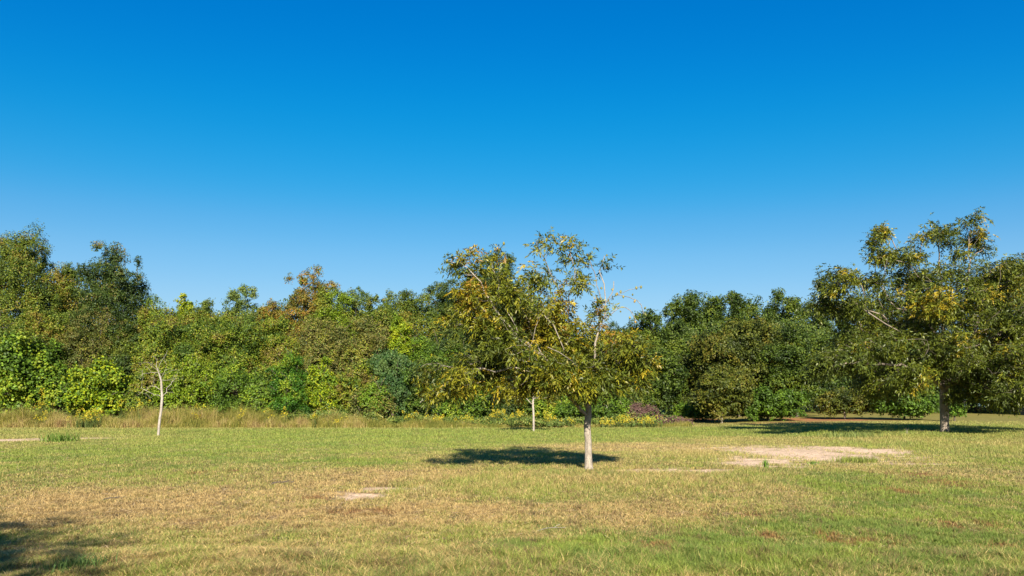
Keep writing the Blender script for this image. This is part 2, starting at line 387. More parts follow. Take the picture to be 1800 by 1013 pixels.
# ------------------------------------------------------------ pecan foliage: compound leaves of long narrow leaflets
def compound(pts, dirs, tints, per=6, nl=9, L=.30, ll=.13, lw=.03, spread=.12):
    n = len(pts) * per
    b = np.repeat(pts, per, 0) + rng.normal(size=(n, 3)) * spread
    d = unit(np.repeat(dirs, per, 0) * .7 + rng.normal(size=(n, 3)) * .75 + np.array([0, 0, -.05]))
    t0 = np.repeat(tints, per, 0) * rng.uniform(.75, 1.25, (n, 1))
    droop = np.array([0, 0, -1.0]); LL = L * rng.uniform(.7, 1.25, n)
    sd = unit(np.cross(d, np.array([0, 0, 1.0]) + rng.normal(size=(n, 3)) * .5)); VV = []; CC = []
    for k in range(nl):
        pair = k // 2; s = 1 if k % 2 else -1
        t = (.25 + .75 * pair / max(1, (nl - 1) // 2)); last = (k == nl - 1)
        o = b + d * (LL * t)[:, None] + droop * (LL * .35 * t * t)[:, None]
        ld = unit(d * (.55 if not last else 1) + sd * s * (.8 if not last else .05) + droop * rng.uniform(-.1, .55, n)[:, None] + rng.normal(size=(n, 3)) * .25)
        ln = (ll * rng.uniform(.75, 1.2, n))[:, None]
        wv = unit(np.cross(ld, rng.normal(size=(n, 3)) + np.array([0, 0, 1.5]))) * (lw * .5 * rng.uniform(.8, 1.2, n))[:, None]
        m_ = o + ld * ln * .42 + np.cross(ld, wv) * .25
        tip = o + ld * ln + droop * ln * .18
        VV.append(np.stack([o, m_ + wv, tip, m_ - wv], 1)); CC.append(t0 * rng.uniform(.8, 1.2, (n, 1)))
    Vv = np.concatenate(VV).reshape(-1, 3); return Vv, np.arange(len(Vv)).reshape(-1, 4), np.concatenate(CC)
def pal_pick(pal, n, u=None):
    cs = np.array([p[:3] for p in pal]); ww = np.array([p[3] for p in pal]); cw = np.cumsum(ww / ww.sum())
    u = rng.uniform(size=n) if u is None else u
    return cs[np.clip(np.searchsorted(cw, u), 0, len(cs) - 1)]
PAL_MAIN = [(.150, .155, .020, 4), (.085, .110, .020, 4), (.28, .22, .03, 2.2), (.20, .12, .035, 1.6), (.055, .075, .020, 2)]
PAL_RIGHT = [(.110, .130, .022, 4), (.065, .090, .020, 4), (.26, .21, .03, 1.0), (.15, .10, .03, .6), (.05, .07, .02, 2)]
def cluster_points(cl, Y0, clump=0.0):
    """cl: (px, py, rx, ry, n, depth offset, depth radius)"""
    out = []; wgt = []
    for c_ in cl:
        px, py, rx, ry, n, do, dr = c_
        if clump: n = int(n * 2.8)
        d = rdir(n) * (rng.uniform(0, 1, (n, 1)) ** (1 / 2.6))
        Yc = Y0 + do
        ctr = P(px, py, Yc); s = Yc / F
        q_ = ctr + d * np.array([rx * s, dr, ry * s])
        if clump:
            nz = fbm(q_[:, 0] / clump, q_[:, 1] / clump, q_[:, 2] / (clump * .6), 33, 2); q_ = q_[np.argsort(-nz)[:max(3, int(n / 2.8))]]
        out.append(q_)
    return np.concatenate(out)

# ---------------- the pecan in the middle of the field
def main_tree():
    bx, Y0 = gnd(1035, 826); base = np.array([bx, Y0, float(gz(bx, Y0)) - .03])
    root = empty('pecan_tree', base, 'half bare yellowing pecan tree with pale trunk alone in the middle of the field', 'tree', 'pecan trees')
    q = lambda px, py, o=0: P(px, py, Y0 + o)
    s = Skel()
    tr = s.limb([base, q(1034, 790), q(1033, 750), q(1035, 715), q(1033, 692)], step=.18, wig=.004)
    top = tr[-1]; n_tr = len(s.p)
    lr = s.limb([q(1042, 650, .1), q(1047, 602), q(1055, 572), q(1067, 533), q(1061, 499), q(1054, 477), q(1061, 463), q(1066, 450)], top)
    j = lr[int(len(lr) * .62)]
    a = s.limb([q(1085, 518, -.2), q(1117, 508, -.3), q(1128, 502, -.3)], j, .12, .012); s.limb([q(1120, 528, -.3), q(1133, 552, -.4)], a[-5], .12, .012)
    s.limb([q(1090, 540, .3), q(1108, 548, .4), q(1116, 562, .4)], j - 2, .12, .012)
    s.limb([q(1080, 508, .1), q(1078, 495, .2)], j, .12, .012); s.limb([q(1045, 480, -.2), q(1040, 470, -.3)], lr[-6], .12, .012)
    lc = s.limb([q(1010, 640, .3), q(988, 580, .5), q(985, 520, .4), q(968, 480, .2), q(950, 440, .1), q(942, 425)], top - 1)
    s.limb([q(1002, 520, .2), q(1012, 475, 0), q(1000, 440, -.2)], lc[int(len(lc) * .42)])
    ll = s.limb([q(980, 650, -.3), q(915, 595, -.9), q(900, 560, -1.1), q(882, 530, -1.0), q(878, 495, -.9), q(868, 470, -.8)], top - 1)
    s.limb([q(870, 545, -1.2), q(845, 500, -1.0), q(822, 472, -.9), q(795, 462, -.8)], ll[int(len(ll) * .62)])
    s.limb([q(862, 555, -1.3), q(840, 560, -1.4), q(800, 545, -1.2)], ll[int(len(ll) * .6)])
    lo = s.limb([q(960, 662, -.7), q(900, 645, -1.1), q(870, 652, -1.2), q(830, 648, -1.1), q(795, 665, -1.0), q(765, 690, -.8), q(737, 706, -.7)], top - 2)
    s.limb([q(1070, 655, -.5), q(1100, 630, -.9), q(1128, 615, -1.1)], top - 1); s.limb([q(1090, 665, .8), q(1120, 640, 1.2)], top)
    s.limb([q(1015, 650, 1.1), q(985, 615, 2.0), q(950, 590, 2.4)], top); s.limb([q(1020, 660, -1.1), q(1000, 630, -1.9), q(960, 610, -2.3)], top - 1)
    s.limb([q(950, 650, 1.3), q(890, 620, 2.0), q(850, 600, 2.2)], top - 1)
    nlimb = len(s.p)
    cl = [(798, 464, 20, 10, 11, -.8, .3), (828, 455, 14, 12, 8, -.9, .3), (850, 484, 36, 18, 26, -.8, .7), (873, 458, 12, 14, 7, -.8, .3),
          (830, 522, 46, 28, 52, -1.0, .9), (890, 528, 44, 28, 50, -.7, 1.0), (812, 562, 32, 26, 26, -1.1, .7), (870, 575, 55, 35, 76, -1.0, 1.2),
          (935, 560, 50, 38, 80, -.3, 1.5), (930, 500, 26, 14, 18, -.1, .6), (985, 600, 60, 40, 100, .2, 1.8), (1040, 640, 60, 38, 120, 0, 1.9), (1090, 650, 48, 30, 80, -.2, 1.6),
          (1105, 620, 34, 28, 44, -.6, .9), (1072, 612, 36, 24, 40, .2, 1.1), (965, 650, 75, 34, 130, 0, 2.1), (900, 630, 60, 42, 110, -.5, 1.8), (840, 645, 55, 35, 70, -.9, 1.3),
          (800, 670, 45, 26, 40, -1.0, .8), (765, 690, 28, 16, 14, -.8, .4), (760, 650, 22, 20, 12, -1, .6), (1010, 675, 60, 20, 40, -.2, 1.6), (900, 680, 60, 14, 26, -.5, 1.0),
          (955, 432, 16, 14, 8, 0, .3), (984, 428, 18, 9, 9, -.1, .3), (993, 452, 9, 8, 4, -.1, .2), (1022, 456, 18, 15, 10, -.1, .4), (1018, 492, 22, 22, 16, 0, .5), (965, 486, 16, 8, 7, .2, .3),
          (990, 535, 36, 24, 32, .3, .8), (1058, 552, 15, 16, 13, 0, .25), (1055, 577, 13, 10, 8, 0, .25), (1060, 470, 7, 8, 3, 0, .1), (942, 470, 14, 10, 6, 0, .3), (1135, 640, 10, 22, 8, -.8, .4), (1040, 668, 42, 16, 60, -1.0, .9), (985, 668, 50, 16, 50, -1.0, .9), (1095, 672, 36, 12, 26, -.6, .8)]
    pts = cluster_points(cl, Y0, .55)
    ends = s.attach(list(pts), step=.2, bend=.10, kpath=.5, lock=n_tr - 2)
    r, cnt = s.radii(.0035, .088)
    r[:nlimb] = np.maximum(r[:nlimb], .010); r[lr] = np.maximum(r[lr], np.linspace(.036, .007, len(lr))); r[a] = np.clip(r[a], 0, .007); r[a[0]] = .012
    r = np.maximum(r, .0035); r[0:4] *= [1.5, 1.18, 1.06, 1.02]
    Vv, Ff = s.mesh(r, 10)
    nb = (Vv[:, 2] < 2.15)
    mesh_np('trunk', Vv, [Ff], M_BARK_PALE, root, smooth_=True)
    A = np.array(s.p); E = A[ends]; D = unit(E - A[[s.par[e] for e in ends]])
    u = np.clip(.5 + (fbm(E[:, 0] / .7, E[:, 1] / .7, E[:, 2] / .7, 5, 3) - .5) * 1.6 + rng.normal(size=len(E)) * .22, 0, .999)
    # yellower and browner in the upper left, greener low down
    T = pal_pick([(0.082, 0.109, 0.012, 2.0), (0.130, 0.153, 0.011, 3.2), (0.218, 0.211, 0.012, 3.6), (0.369, 0.276, 0.017, 1.9), (0.286, 0.161, 0.022, 1.6)], len(E), np.clip(u + .08 * smooth(2.6, 4.2, E[:, 2]) - .16, 0, .91))
    Vl, Fl, Cl = compound(E, D, T, per=5, nl=9, L=.23, ll=.118, lw=.033, spread=.10)
    mesh_np('crown', Vl, [Fl], M_PECAN, root, fcol=Cl)
    # husks
    hp = [(q(*h[:2], h[2]) if len(h) > 2 else q(*h, 0)) for h in
          [(1126, 503, -.3), (1117, 507, -.3), (1112, 517, -.3), (1082, 520, -.2), (1084, 518, -.25), (1095, 525, -.2), (1092, 513, -.2), (1114, 531, -.3), (1132, 541, -.4), (1134, 554, -.4),
           (1091, 549, .3), (1108, 558, .4), (1117, 566, .4), (1075, 508, .1), (1055, 505, -.1), (1066, 449, 0), (1068, 466, 0), (1058, 470, 0), (1037, 463, -.3), (1036, 500, -.1),
           (937, 427, 0), (948, 415, 0), (963, 415, 0), (976, 423, 0), (985, 437, 0), (955, 455, 0), (883, 429, -.8), (876, 438, -.8), (838, 440, -.9), (850, 441, -.9), (787, 458, -.8), (865, 444, -.8), (880, 450, -.8), (1031, 448, 0)]]
    hp = [x + rng.normal(size=3) * .02 for x in hp]
    for e in rng.permutation(len(E)):
        if len(hp) >= 98: break
        if E[e][1] < Y0 + .2: hp.append(E[e] + rng.normal(size=3) * .06 + np.array([0, -.12, -.03]))
    hm = husk_mesh()
    for k, hpos in enumerate(hp):
        o = bpy.data.objects.new('nut_husk', hm); col.objects.link(o); o.parent = root
        o.location = [float(a) for a in (hpos - base)]; o.rotation_euler = [float(a) for a in rng.uniform(-.7, .7, 3)]
        sfac = float(rng.uniform(.8, 1.25)); o.scale = (sfac, sfac, sfac)
def husk_mesh():
    m = bpy.data.materials.new('husk'); m.use_nodes = True; p = m.node_tree.nodes['Principled BSDF']
    oi = m.node_tree.nodes.new('ShaderNodeObjectInfo'); cr = m.node_tree.nodes.new('ShaderNodeValToRGB')
    cr.color_ramp.elements[0].color = (.12, .13, .03, 1); cr.color_ramp.elements[1].color = (.30, .18, .04, 1)
    e = cr.color_ramp.elements.new(.85); e.color = (.24, .21, .04, 1)
    m.node_tree.links.new(oi.outputs['Random'], cr.inputs[0]); m.node_tree.links.new(cr.outputs[0], p.inputs['Base Color']); p.inputs['Roughness'].default_value = .6
    VV = []; nr, ns = 7, 10
    for i in range(nr + 1):
        t = i / nr; z = (t - .5) * .085; rr = .0265 * math.sin(math.pi * min(max(t, .02), .985)) ** .7
        for k in range(ns):
            a = 2 * math.pi * k / ns; rg = rr * (1 - .12 * (abs(math.cos(2 * a)) < .3)); VV.append((rg * math.cos(a), rg * math.sin(a), z))
    FF = [[i * ns + k, i * ns + (k + 1) % ns, (i + 1) * ns + (k + 1) % ns, (i + 1) * ns + k] for i in range(nr) for k in range(ns)]
    me = bpy.data.meshes.new('nut_husk'); me.from_pydata(VV, [], FF); me.materials.append(m)
    for p_ in me.polygons: p_.use_smooth = True
    return me
main_tree()

# ---------------- the big pecan at the right
def right_tree():
    bx, Y0 = gnd(1660, 766); base = np.array([bx, Y0, float(gz(bx, Y0)) - .1])
    root = empty('pecan_tree', base, 'tall spreading pecan tree with feathery plumes on top at the right edge of the field', 'tree', 'pecan trees')
    q = lambda px, py, o=0: P(px, py, Y0 + o)
    s = Skel()
    tr = s.limb([base, q(1660, 735), q(1659, 700), q(1660, 672), q(1657, 650)], step=.4, wig=.02); n_tr = len(s.p); top = tr[-1]
    a = s.limb([q(1645, 600, .5), q(1620, 540, .6), q(1600, 480, .3), q(1575, 440, 0), q(1560, 405, 0)], top, .5, .04)
    b = s.limb([q(1662, 600, 0), q(1655, 540, 0), q(1652, 480, 0), q(1650, 430, 0), q(1640, 400, 0)], top, .5, .04)
    c_ = s.limb([q(1680, 600, -.5), q(1695, 540, -.5), q(1702, 480, -.3), q(1703, 430, 0), q(1708, 395, 0)], top, .5, .04)
    s.limb([q(1625, 620, -1.5), q(1560, 570, -3), q(1500, 530, -3), q(1470, 500, -2.5)], top, .5, .04)
    s.limb([q(1620, 650, -1.5), q(1550, 640, -3.5), q(1490, 640, -4), q(1445, 650, -4)], top - 2, .5, .04)
    s.limb([q(1700, 620, -1), q(1750, 590, -1.5), q(1800, 570, -2), q(1850, 560, -2)], top, .5, .04)
    s.limb([q(1700, 660, -1.5), q(1760, 660, -3), q(1820, 670, -3)], top - 2, .5, .04)
    s.limb([q(1650, 640, 2), q(1620, 610, 4), q(1590, 580, 5)], top, .5, .04); s.limb([q(1690, 640, 2), q(1720, 610, 4), q(1760, 580, 5)], top, .5, .04)
    s.limb([q(1655, 650, -2), q(1640, 620, -4), q(1630, 600, -5)], top - 1, .5, .04)
    cl = [(1556, 408, 14, 15, 33, 0, .7), (1532, 430, 14, 12, 22, 0, .8), (1545, 460, 22, 22, 55, -.3, 1.2), (1585, 455, 20, 22, 44, 0, 1.2), (1540, 490, 26, 14, 50, -.5, 1.2), (1597, 490, 26, 20, 80, 0, 1.6),
          (1648, 405, 20, 13, 33, 0, .8), (1622, 422, 14, 10, 18, 0, .8), (1655, 425, 19, 8, 22, 0, .9), (1675, 405, 8, 6, 6, 0, .4), (1620, 450, 12, 12, 14, 0, .8),
          (1712, 385, 12, 7, 14, 0, .5), (1695, 394, 8, 5, 7, 0, .4), (1718, 420, 20, 15, 41, 0, 1.0), (1735, 435, 12, 8, 12, 0, .6), (1668, 452, 10, 7, 7, 0, .7), (1690, 450, 15, 8, 16, 0, .8),
          (1470, 498, 32, 24, 120, -2.5, 1.6), (1450, 530, 22, 20, 50, -2.5, 1.4), (1500, 540, 34, 26, 148, -2.5, 2.2), (1640, 500, 40, 26, 130, .2, 2.8), (1715, 490, 50, 34, 210, 0, 3.2), (1765, 500, 34, 34, 130, .3, 3),
          (1580, 545, 60, 40, 405, -1, 4.2), (1670, 550, 70, 44, 513, -.4, 4.8), (1755, 570, 60, 50, 445, -.5, 4.6), (1530, 600, 56, 34, 324, -2.5, 3.4), (1610, 620, 70, 40, 445, -1.8, 4.8), (1700, 630, 70, 42, 445, -1.6, 4.8),
          (1780, 650, 50, 50, 351, -1.5, 4.2), (1480, 634, 48, 20, 162, -4, 1.6), (1440, 645, 24, 15, 54, -4, 1), (1560, 665, 56, 30, 283, -3, 3.2), (1740, 690, 60, 26, 256, -2, 3.4),
          (1840, 620, 50, 90, 351, -1, 4.2), (1800, 690, 40, 18, 81, -2, 2.4)]
    pts = cluster_points(cl, Y0, 1.25)
    ends = s.attach(list(pts), step=.5, bend=.08, kpath=.5, lock=n_tr - 2)
    r, cnt = s.radii(.007, .23); Vv, Ff = s.mesh(r, 9)
    mesh_np('trunk', Vv, [Ff], M_BARK_TWIG, root, smooth_=True)
    A = np.array(s.p); E = A[ends]; D = unit(E - A[[s.par[e] for e in ends]])
    u = np.clip(.5 + (fbm(E[:, 0] / 1.6, E[:, 1] / 1.6, E[:, 2] / 1.6, 9, 3) - .5) * 1.7 + rng.normal(size=len(E)) * .2, 0, .999)
    T = pal_pick([(0.069, 0.095, 0.012, 3.4), (0.109, 0.134, 0.012, 4.0), (0.171, 0.185, 0.013, 3.0), (0.355, 0.269, 0.017, 1.3), (0.232, 0.141, 0.019, .5)], len(E), np.clip(u - .13, 0, .93))
    Vl, Fl, Cl = compound(E, D, T, per=5, nl=7, L=.30, ll=.18, lw=.058, spread=.17)
    mesh_np('crown', Vl, [Fl], M_PECAN, root, fcol=Cl)
right_tree()

# ---------------- dead tree at the left
def dead_tree():
    bx, Y0 = gnd(278, 766); base = np.array([bx, Y0, float(gz(bx, Y0)) - .1])
    root = empty('dead_tree', base, 'bare crooked dead tree with whitish bark at the edge of the tall weeds', 'tree')
    q = lambda px, py, o=0: P(px, py, Y0 + o)
    s = Skel()
    t = s.limb([base, q(280, 745), q(283, 722), q(285, 700), q(284.5, 685), q(283, 668), q(279, 655), q(275, 643)], step=.3, wig=.01)
    n = len(t)
    a = s.limb([q(266, 655, -.2), q(252, 657, -.3), q(245, 663, -.3)], t[int(n * .88)], .2, .03)
    s.limb([q(262, 637, .2), q(252, 637, .3), q(247, 642, .3)], t[-2], .2, .03)
    s.limb([q(290, 658, .1), q(302, 652, .2), q(315, 650, .3)], t[int(n * .85)], .2, .03)
    s.limb([q(293, 690, -.2), q(302, 689, -.3), q(306, 691, -.3)], t[int(n * .62)], .2, .03)
    s.limb([q(291, 716, .2), q(293, 715, .2)], t[int(n * .4)], .2, .01)
    s.limb([q(287, 683, .2), q(289, 681, .2)], t[int(n * .66)], .2, .01)
    s.limb([q(265, 680, .4), q(255, 686, .5)], t[int(n * .72)], .2, .03); s.limb([q(300, 668, -.4), q(310, 660, -.6)], t[int(n * .8)], .2, .03)
    pts = cluster_points([(268, 655, 26, 20, 30, 0, .8), (302, 657, 20, 18, 18, 0, .8), (258, 690, 16, 14, 14, .3, .5), (300, 685, 12, 10, 8, 0, .5), (285, 625, 20, 12, 14, 0, .6)], Y0)
    s.attach(list(pts), step=.25, bend=.15, kpath=.35, lock=int(n * .55))
    r, _ = s.radii(.004, .080); r = np.clip(r, .0055, .070)
    Vv, Ff = s.mesh(r, 8); mesh_np('trunk', Vv, [Ff], M_BARK_DEAD, root, smooth_=True)
dead_tree()

# ------------------------------------------------------------ lobed trees, thickets and shrubs
LOBED = 0
def lobed(name, label, cat, px, hw, top, Y, pal, low=0.4, leaf=(.145, .088), dens=310, lob=.34, nl=None, wisp=10, rough=.35, group=None, ry=.85, trunk=None, bark=None, back=.3, hole=.38, tr_r=None, drop=False, seed=None, x=None, H=None):
    global LOBED; LOBED += 1
    X = (px - 900) / F * Y if x is None else x
    g = float(gz(X, Y)); H = EYE + (HOR - top) / F * Y - g if H is None else H
    Rx = hw * Y / F; base = np.array([X, Y, g - .05]); Rx *= 1.12 if cat != 'tree' else 1
    root = empty(name, base, label, cat, group)
    rz = (H - low) / 2; cz = g + low + rz; ctr = np.array([X, Y, cz]); rad = np.array([Rx, Rx * ry, rz])
    m0 = min(Rx, rz); K = float(np.sqrt(max(Rx, rz) / m0))
    # a squarish envelope carried by many unequal, overlapping lobes
    def env(dd, pw=2.5):
        return dd * rad / ((np.abs(dd) ** pw).sum(1, keepdims=True) ** (1 / pw))
    rbase = m0 * lob; area = 4 * np.pi * (((Rx * Rx * ry) ** 1.6 + 2 * (Rx * rz) ** 1.6 if False else (Rx ** 3.2 + 2 * (Rx * rz) ** 1.6)) / 3) ** (1 / 1.6)
    nl = int(np.clip(1.15 * area / (np.pi * rbase ** 2), 18, 110))
    i_ = np.arange(nl) + .5; phi = np.arccos(1 - 2 * i_ / nl); tht = np.pi * (1 + 5 ** .5) * i_ + rng.uniform(0, 6)
    dirs = unit(np.stack([np.cos(tht) * np.sin(phi), np.sin(tht) * np.sin(phi), np.cos(phi)], -1) + rng.normal(size=(nl, 3)) * .22)
    dirs = dirs[dirs[:, 2] > -.85]; n_ = len(dirs)
    rl = rbase * rng.uniform(.5, 1.3, n_) * (1 - .25 * np.clip(dirs[:, 2], 0, 1))
    ev = env(dirs); el_ = np.linalg.norm(ev, axis=1, keepdims=True)
    low_bush = cat != 'tree'
    rel = ev * (1 - rl[:, None] * .95 / el_) * (np.clip(rng.normal(.88, .20, (n_, 1)), .5, 1.2) if low_bush else np.clip(rng.normal(.90, .16, (n_, 1)), .55, 1.12))
    if low_bush: wisp = int(wisp * 3)
    lc = ctr + rel
    lc = np.vstack([lc, ctr + np.array([[0, 0, 1.0]]) * (rz - rbase * .7)]); rl = np.append(rl, rbase * .7)
    lax = rng.uniform(.8, 1.3, (len(rl) + 1, 3)); lax[-1] = rad * .62 / m0
    lc = np.vstack([lc, ctr]); rl = np.append(rl, m0)
    cs = np.array([p[:3] for p in pal])
    lt = rng.uniform(size=len(rl)); VV = []; CC = []
    for i in range(len(rl)):
        core = i == len(rl) - 1
        n = int(dens * 4 * np.pi * rl[i] ** 2 * (.45 * K if core else .85)); d = rdir(n)
        k = ((d[:, 1] < .25) | (rng.uniform(size=n) < back)); d = d[k]; n = len(d)
        if n < 3: continue
        sc3 = rl[i] * lax[i]; p0 = lc[i] + d * sc3
        nz = fbm(p0[:, 0] / rough, p0[:, 1] / rough, p0[:, 2] / rough, LOBED, 2)
        p_ = lc[i] + d * sc3 * (.62 + .80 * nz[:, None]) * (1.08 - (.62 * rng.uniform(0, 1, (n, 1)) ** 2.4 if lc[i][2] < cz + rz * .35 else .95 * rng.uniform(0, 1, (n, 1)) ** 1.3))
        ws = rl[i] * (1.1 if not core else .5); p_ = p_ + np.stack([fbm(p0[:, 0] / ws, p0[:, 1] / ws, p0[:, 2] / ws, LOBED + 300 + q_, 2) - .5 for q_ in range(3)], -1) * rl[i] * (1.25 if not core else .5)
        k = nz > (hole + .03) * rng.uniform(.7, 1.15, n)
        # drop what lies deep inside the other lobes
        for j in np.nonzero(np.linalg.norm(lc - lc[i], axis=1) < 1.15 * rl[i] + rl * lax.max(1) * .68)[0]:
            if j != i: k &= (np.linalg.norm((p_ - lc[j]) / (rl[j] * .68 * lax[j]), axis=1) > 1)
        k &= p_[:, 2] > gz(p_[:, 0], p_[:, 1]) + .05
        if not core and lc[i][2] < cz + rz * .35: k &= (d[:, 2] > -.30) | (rng.uniform(size=n) < .22)
        p_, d, nz = p_[k], d[k], nz[k]; n = len(p_)
        if n < 3: continue
        nrm = unit(d * .75 + np.array([0, -.1, .45]) + rng.normal(size=(n, 3)) * .62)
        ax = unit(np.cross(nrm, rng.normal(size=(n, 3)))); bx_ = np.cross(nrm, ax)
        if drop: ax = unit(ax * .6 + np.array([0, 0, -.8])); bx_ = unit(np.cross(nrm, ax))
        sz = rng.uniform(.65, 1.3, n)[:, None]
        a_ = ax * leaf[0] * .5 * sz; b_ = bx_ * leaf[1] * .5 * sz
        VV.append(np.stack([p_ - a_, p_ + b_ + nrm * leaf[1] * .18, p_ + a_, p_ - b_ + nrm * leaf[1] * .18], 1))
        # colour: patches plus scatter
        pu = np.clip(.5 + (fbm(p_[:, 0] / 1.3, p_[:, 1] / 1.3, p_[:, 2] / 1.3, LOBED + 50, 3) - .5) * 1.9 + (lt[i] - .5) * .55 + rng.normal(size=n) * .20, 0, .999)
        CC.append(pal_pick(pal, n, pu) * rng.uniform(.70, 1.30, n)[:, None])
    # wisps standing out of the outline
    s = Skel(); tb = [base, base + np.array([0, 0, low * .5 + .3]), np.array([X, Y, cz])]
    trn = s.limb(tb, step=.6, wig=.06)
    for i in rng.permutation(len(rl) - 2)[:8]: s.limb([(s.p[trn[-1]] + lc[i]) / 2 + np.array([0, 0, -.2]), lc[i]], trn[len(trn) // 2], .8, .05)
    tops = [i for i in range(len(rl) - 1) if lc[i][2] > cz - rz * .3]
    for k in range(wisp):
        i = tops[rng.integers(len(tops))]; d = rdir(1)[0]; d[2] = abs(d[2]) * .8 + .45; d[1] *= .6; d = d / np.linalg.norm(d)
        L = rl[i] * rng.uniform(.35, .75) + .15 + (rng.uniform(0, .45) if low_bush else 0); b0 = lc[i] + d * rl[i] * .80
        m_ = max(6, int(L * 26)); t = rng.uniform(0, 1, m_)[:, None]
        p_ = b0 + d * L * t + rng.normal(size=(m_, 3)) * (.13 * (1.15 - t)); nrm = rdir(m_); ax = unit(np.cross(nrm, rng.normal(size=(m_, 3)))); bx_ = np.cross(nrm, ax)
        a_ = ax * leaf[0] * .40; b_ = bx_ * leaf[1] * .40
        VV.append(np.stack([p_ - a_, p_ + b_, p_ + a_, p_ - b_], 1)); CC.append(pal_pick(pal, m_) * rng.uniform(.7, 1.2, m_)[:, None])
        e = s.limb([lc[i], b0, b0 + d * L], trn[-1] if k < 3 else trn[len(trn) // 2], .6, .02) if k % 3 == 0 else None
    Vl = np.concatenate(VV).reshape(-1, 3)
    crown = 'crown' if cat == 'tree' else 'foliage'
    mesh_np(crown, Vl, [np.arange(len(Vl)).reshape(-1, 4)], M_LEAF, root, fcol=np.concatenate(CC))
    r, _ = s.radii(.02, tr_r or (.05 + .012 * H)); Vv, Ff = s.mesh(r, 7)
    mesh_np('trunk' if cat == 'tree' else 'stem', Vv, [Ff], bark or M_BARK_DARK, root, smooth_=True)
    return root
# palettes: r, g, b, share
OLIVE = [(0.056, 0.092, 0.013, 3), (0.101, 0.146, 0.014, 4), (0.157, 0.201, 0.018, 3), (0.240, 0.238, 0.023, 1.2), (0.215, 0.163, 0.028, .6)]
DARK = [(0.028, 0.051, 0.009, 3), (0.047, 0.081, 0.013, 4), (0.079, 0.117, 0.015, 3), (0.136, 0.160, 0.019, .8)]
MID = [(0.052, 0.101, 0.009, 3), (0.088, 0.162, 0.013, 4), (0.139, 0.230, 0.015, 3), (0.234, 0.293, 0.019, 1)]
GRN = [(0.030, 0.089, 0.006, 3), (0.051, 0.139, 0.008, 4), (0.092, 0.201, 0.013, 3)]
YEL = [(0.104, 0.174, 0.007, 2), (0.184, 0.268, 0.009, 4), (0.306, 0.349, 0.011, 3), (0.349, 0.377, 0.013, 1.2)]
VINE = [(0.053, 0.099, 0.013, 2.4), (0.104, 0.163, 0.014, 3), (0.172, 0.227, 0.017, 3), (0.272, 0.269, 0.019, 1.8), (0.167, 0.136, 0.031, 1.6)]
BROWN = [(0.064, 0.084, 0.017, 2), (0.113, 0.131, 0.025, 2.6), (0.182, 0.158, 0.039, 3), (0.128, 0.194, 0.017, 1.5), (0.256, 0.249, 0.033, 1)]
RED = [(0.101, 0.121, 0.017, 2), (0.203, 0.160, 0.023, 3), (0.299, 0.160, 0.028, 2.4), (0.155, 0.201, 0.017, 2)]
GREY = [(0.074, 0.122, 0.023, 3), (0.128, 0.182, 0.033, 4), (0.176, 0.219, 0.036, 3)]
ORCH = [(0.026, 0.049, 0.005, 3), (0.049, 0.084, 0.008, 4), (0.081, 0.123, 0.012, 4), (0.120, 0.156, 0.013, 1.6)]
ORCH2 = [(0.036, 0.052, 0.007, 2), (0.073, 0.093, 0.010, 4), (0.115, 0.129, 0.013, 4), (0.167, 0.147, 0.021, 1.4)]
T, S = 'tree', 'shrub'
big = dict(leaf=(.30, .20), dens=95, rough=.6)
# back row of the wood, left to right
lobed('vine_covered_tree', 'tallest vine hung tree at the left edge of the wood, ragged top', T, 25, 88, 412, 72, OLIVE, low=2, lob=.28, wisp=26, nl=40, hole=.42)
lobed('tree', 'dark round topped tree rising second from the left over the wood', T, 200, 64, 436, 71, DARK + [(.17, .14, .04, .8)], low=3, lob=.30, wisp=20, nl=34, hole=.42)
lobed('tree', 'thin olive tree filling the dip between the two tallest trees at the left', T, 128, 44, 472, 74, OLIVE, low=2, wisp=12, hole=.45)
lobed('tree', 'olive yellow tree just right of the dark round topped tree', T, 275, 50, 524, 70, VINE, low=1, wisp=10)
lobed('sapling', 'small yellow green treetop poking above the wood right of the dip', T, 325, 20, 517, 76, YEL, low=5, wisp=5)
lobed('tree', 'low olive treetops in the lowest dip of the skyline at the left', T, 365, 46, 532, 75, OLIVE, low=2, wisp=12)
lobed('tree', 'grey green feathery treetop standing above the middle left wood', T, 425, 34, 504, 76, GREY, low=4, wisp=30, lob=.26, hole=.46)
lobed('tree', 'dull reddish treetop between the feathery one and the orange tinged tree', T, 478, 30, 528, 75, RED, low=4, wisp=14)
lobed('orange_tinged_tree', 'open crowned tree turning orange brown, tallest of the middle left skyline', T, 546, 48, 474, 77, RED, low=4, lob=.26, nl=34, wisp=12, hole=.47)
lobed('tree', 'yellow green tree leaning against the orange brown crown', T, 588, 44, 508, 75, YEL[:2] + OLIVE[1:4], low=3, wisp=10)
lobed('tree', 'grey twiggy tree right of the orange brown crown', T, 622, 34, 510, 76, GREY, low=3, wisp=26, lob=.26, hole=.46)
lobed('tree', 'broad olive dome shaped tree left of the central pecan', T, 712, 58, 512, 73, OLIVE, low=2, wisp=18, nl=36, lob=.28)
lobed('tree', 'narrow olive tree in the notch left of the broad dome', T, 660, 26, 522, 75, OLIVE, low=3, wisp=12)
lobed('tree', 'dark tree shouldering the left side of the central pecan crown', T, 785, 36, 492, 79, DARK, low=2, wisp=8)
lobed('tree', 'tall dark green tree directly behind the central pecan crown', T, 866, 58, 452, 80, DARK, low=2, wisp=8, nl=36, lob=.30)
lobed('tree', 'dark tree behind the middle of the central pecan', T, 945, 60, 545, 78, DARK, low=1, wisp=6)
lobed('tree', 'low dark tree behind the right side of the central pecan', T, 1030, 52, 588, 80, DARK, low=.5, wisp=5)
lobed('tree', 'small green tree seen just right of the central pecan trunk fork', T, 1078, 36, 570, 88, ORCH, low=.5, wisp=6)
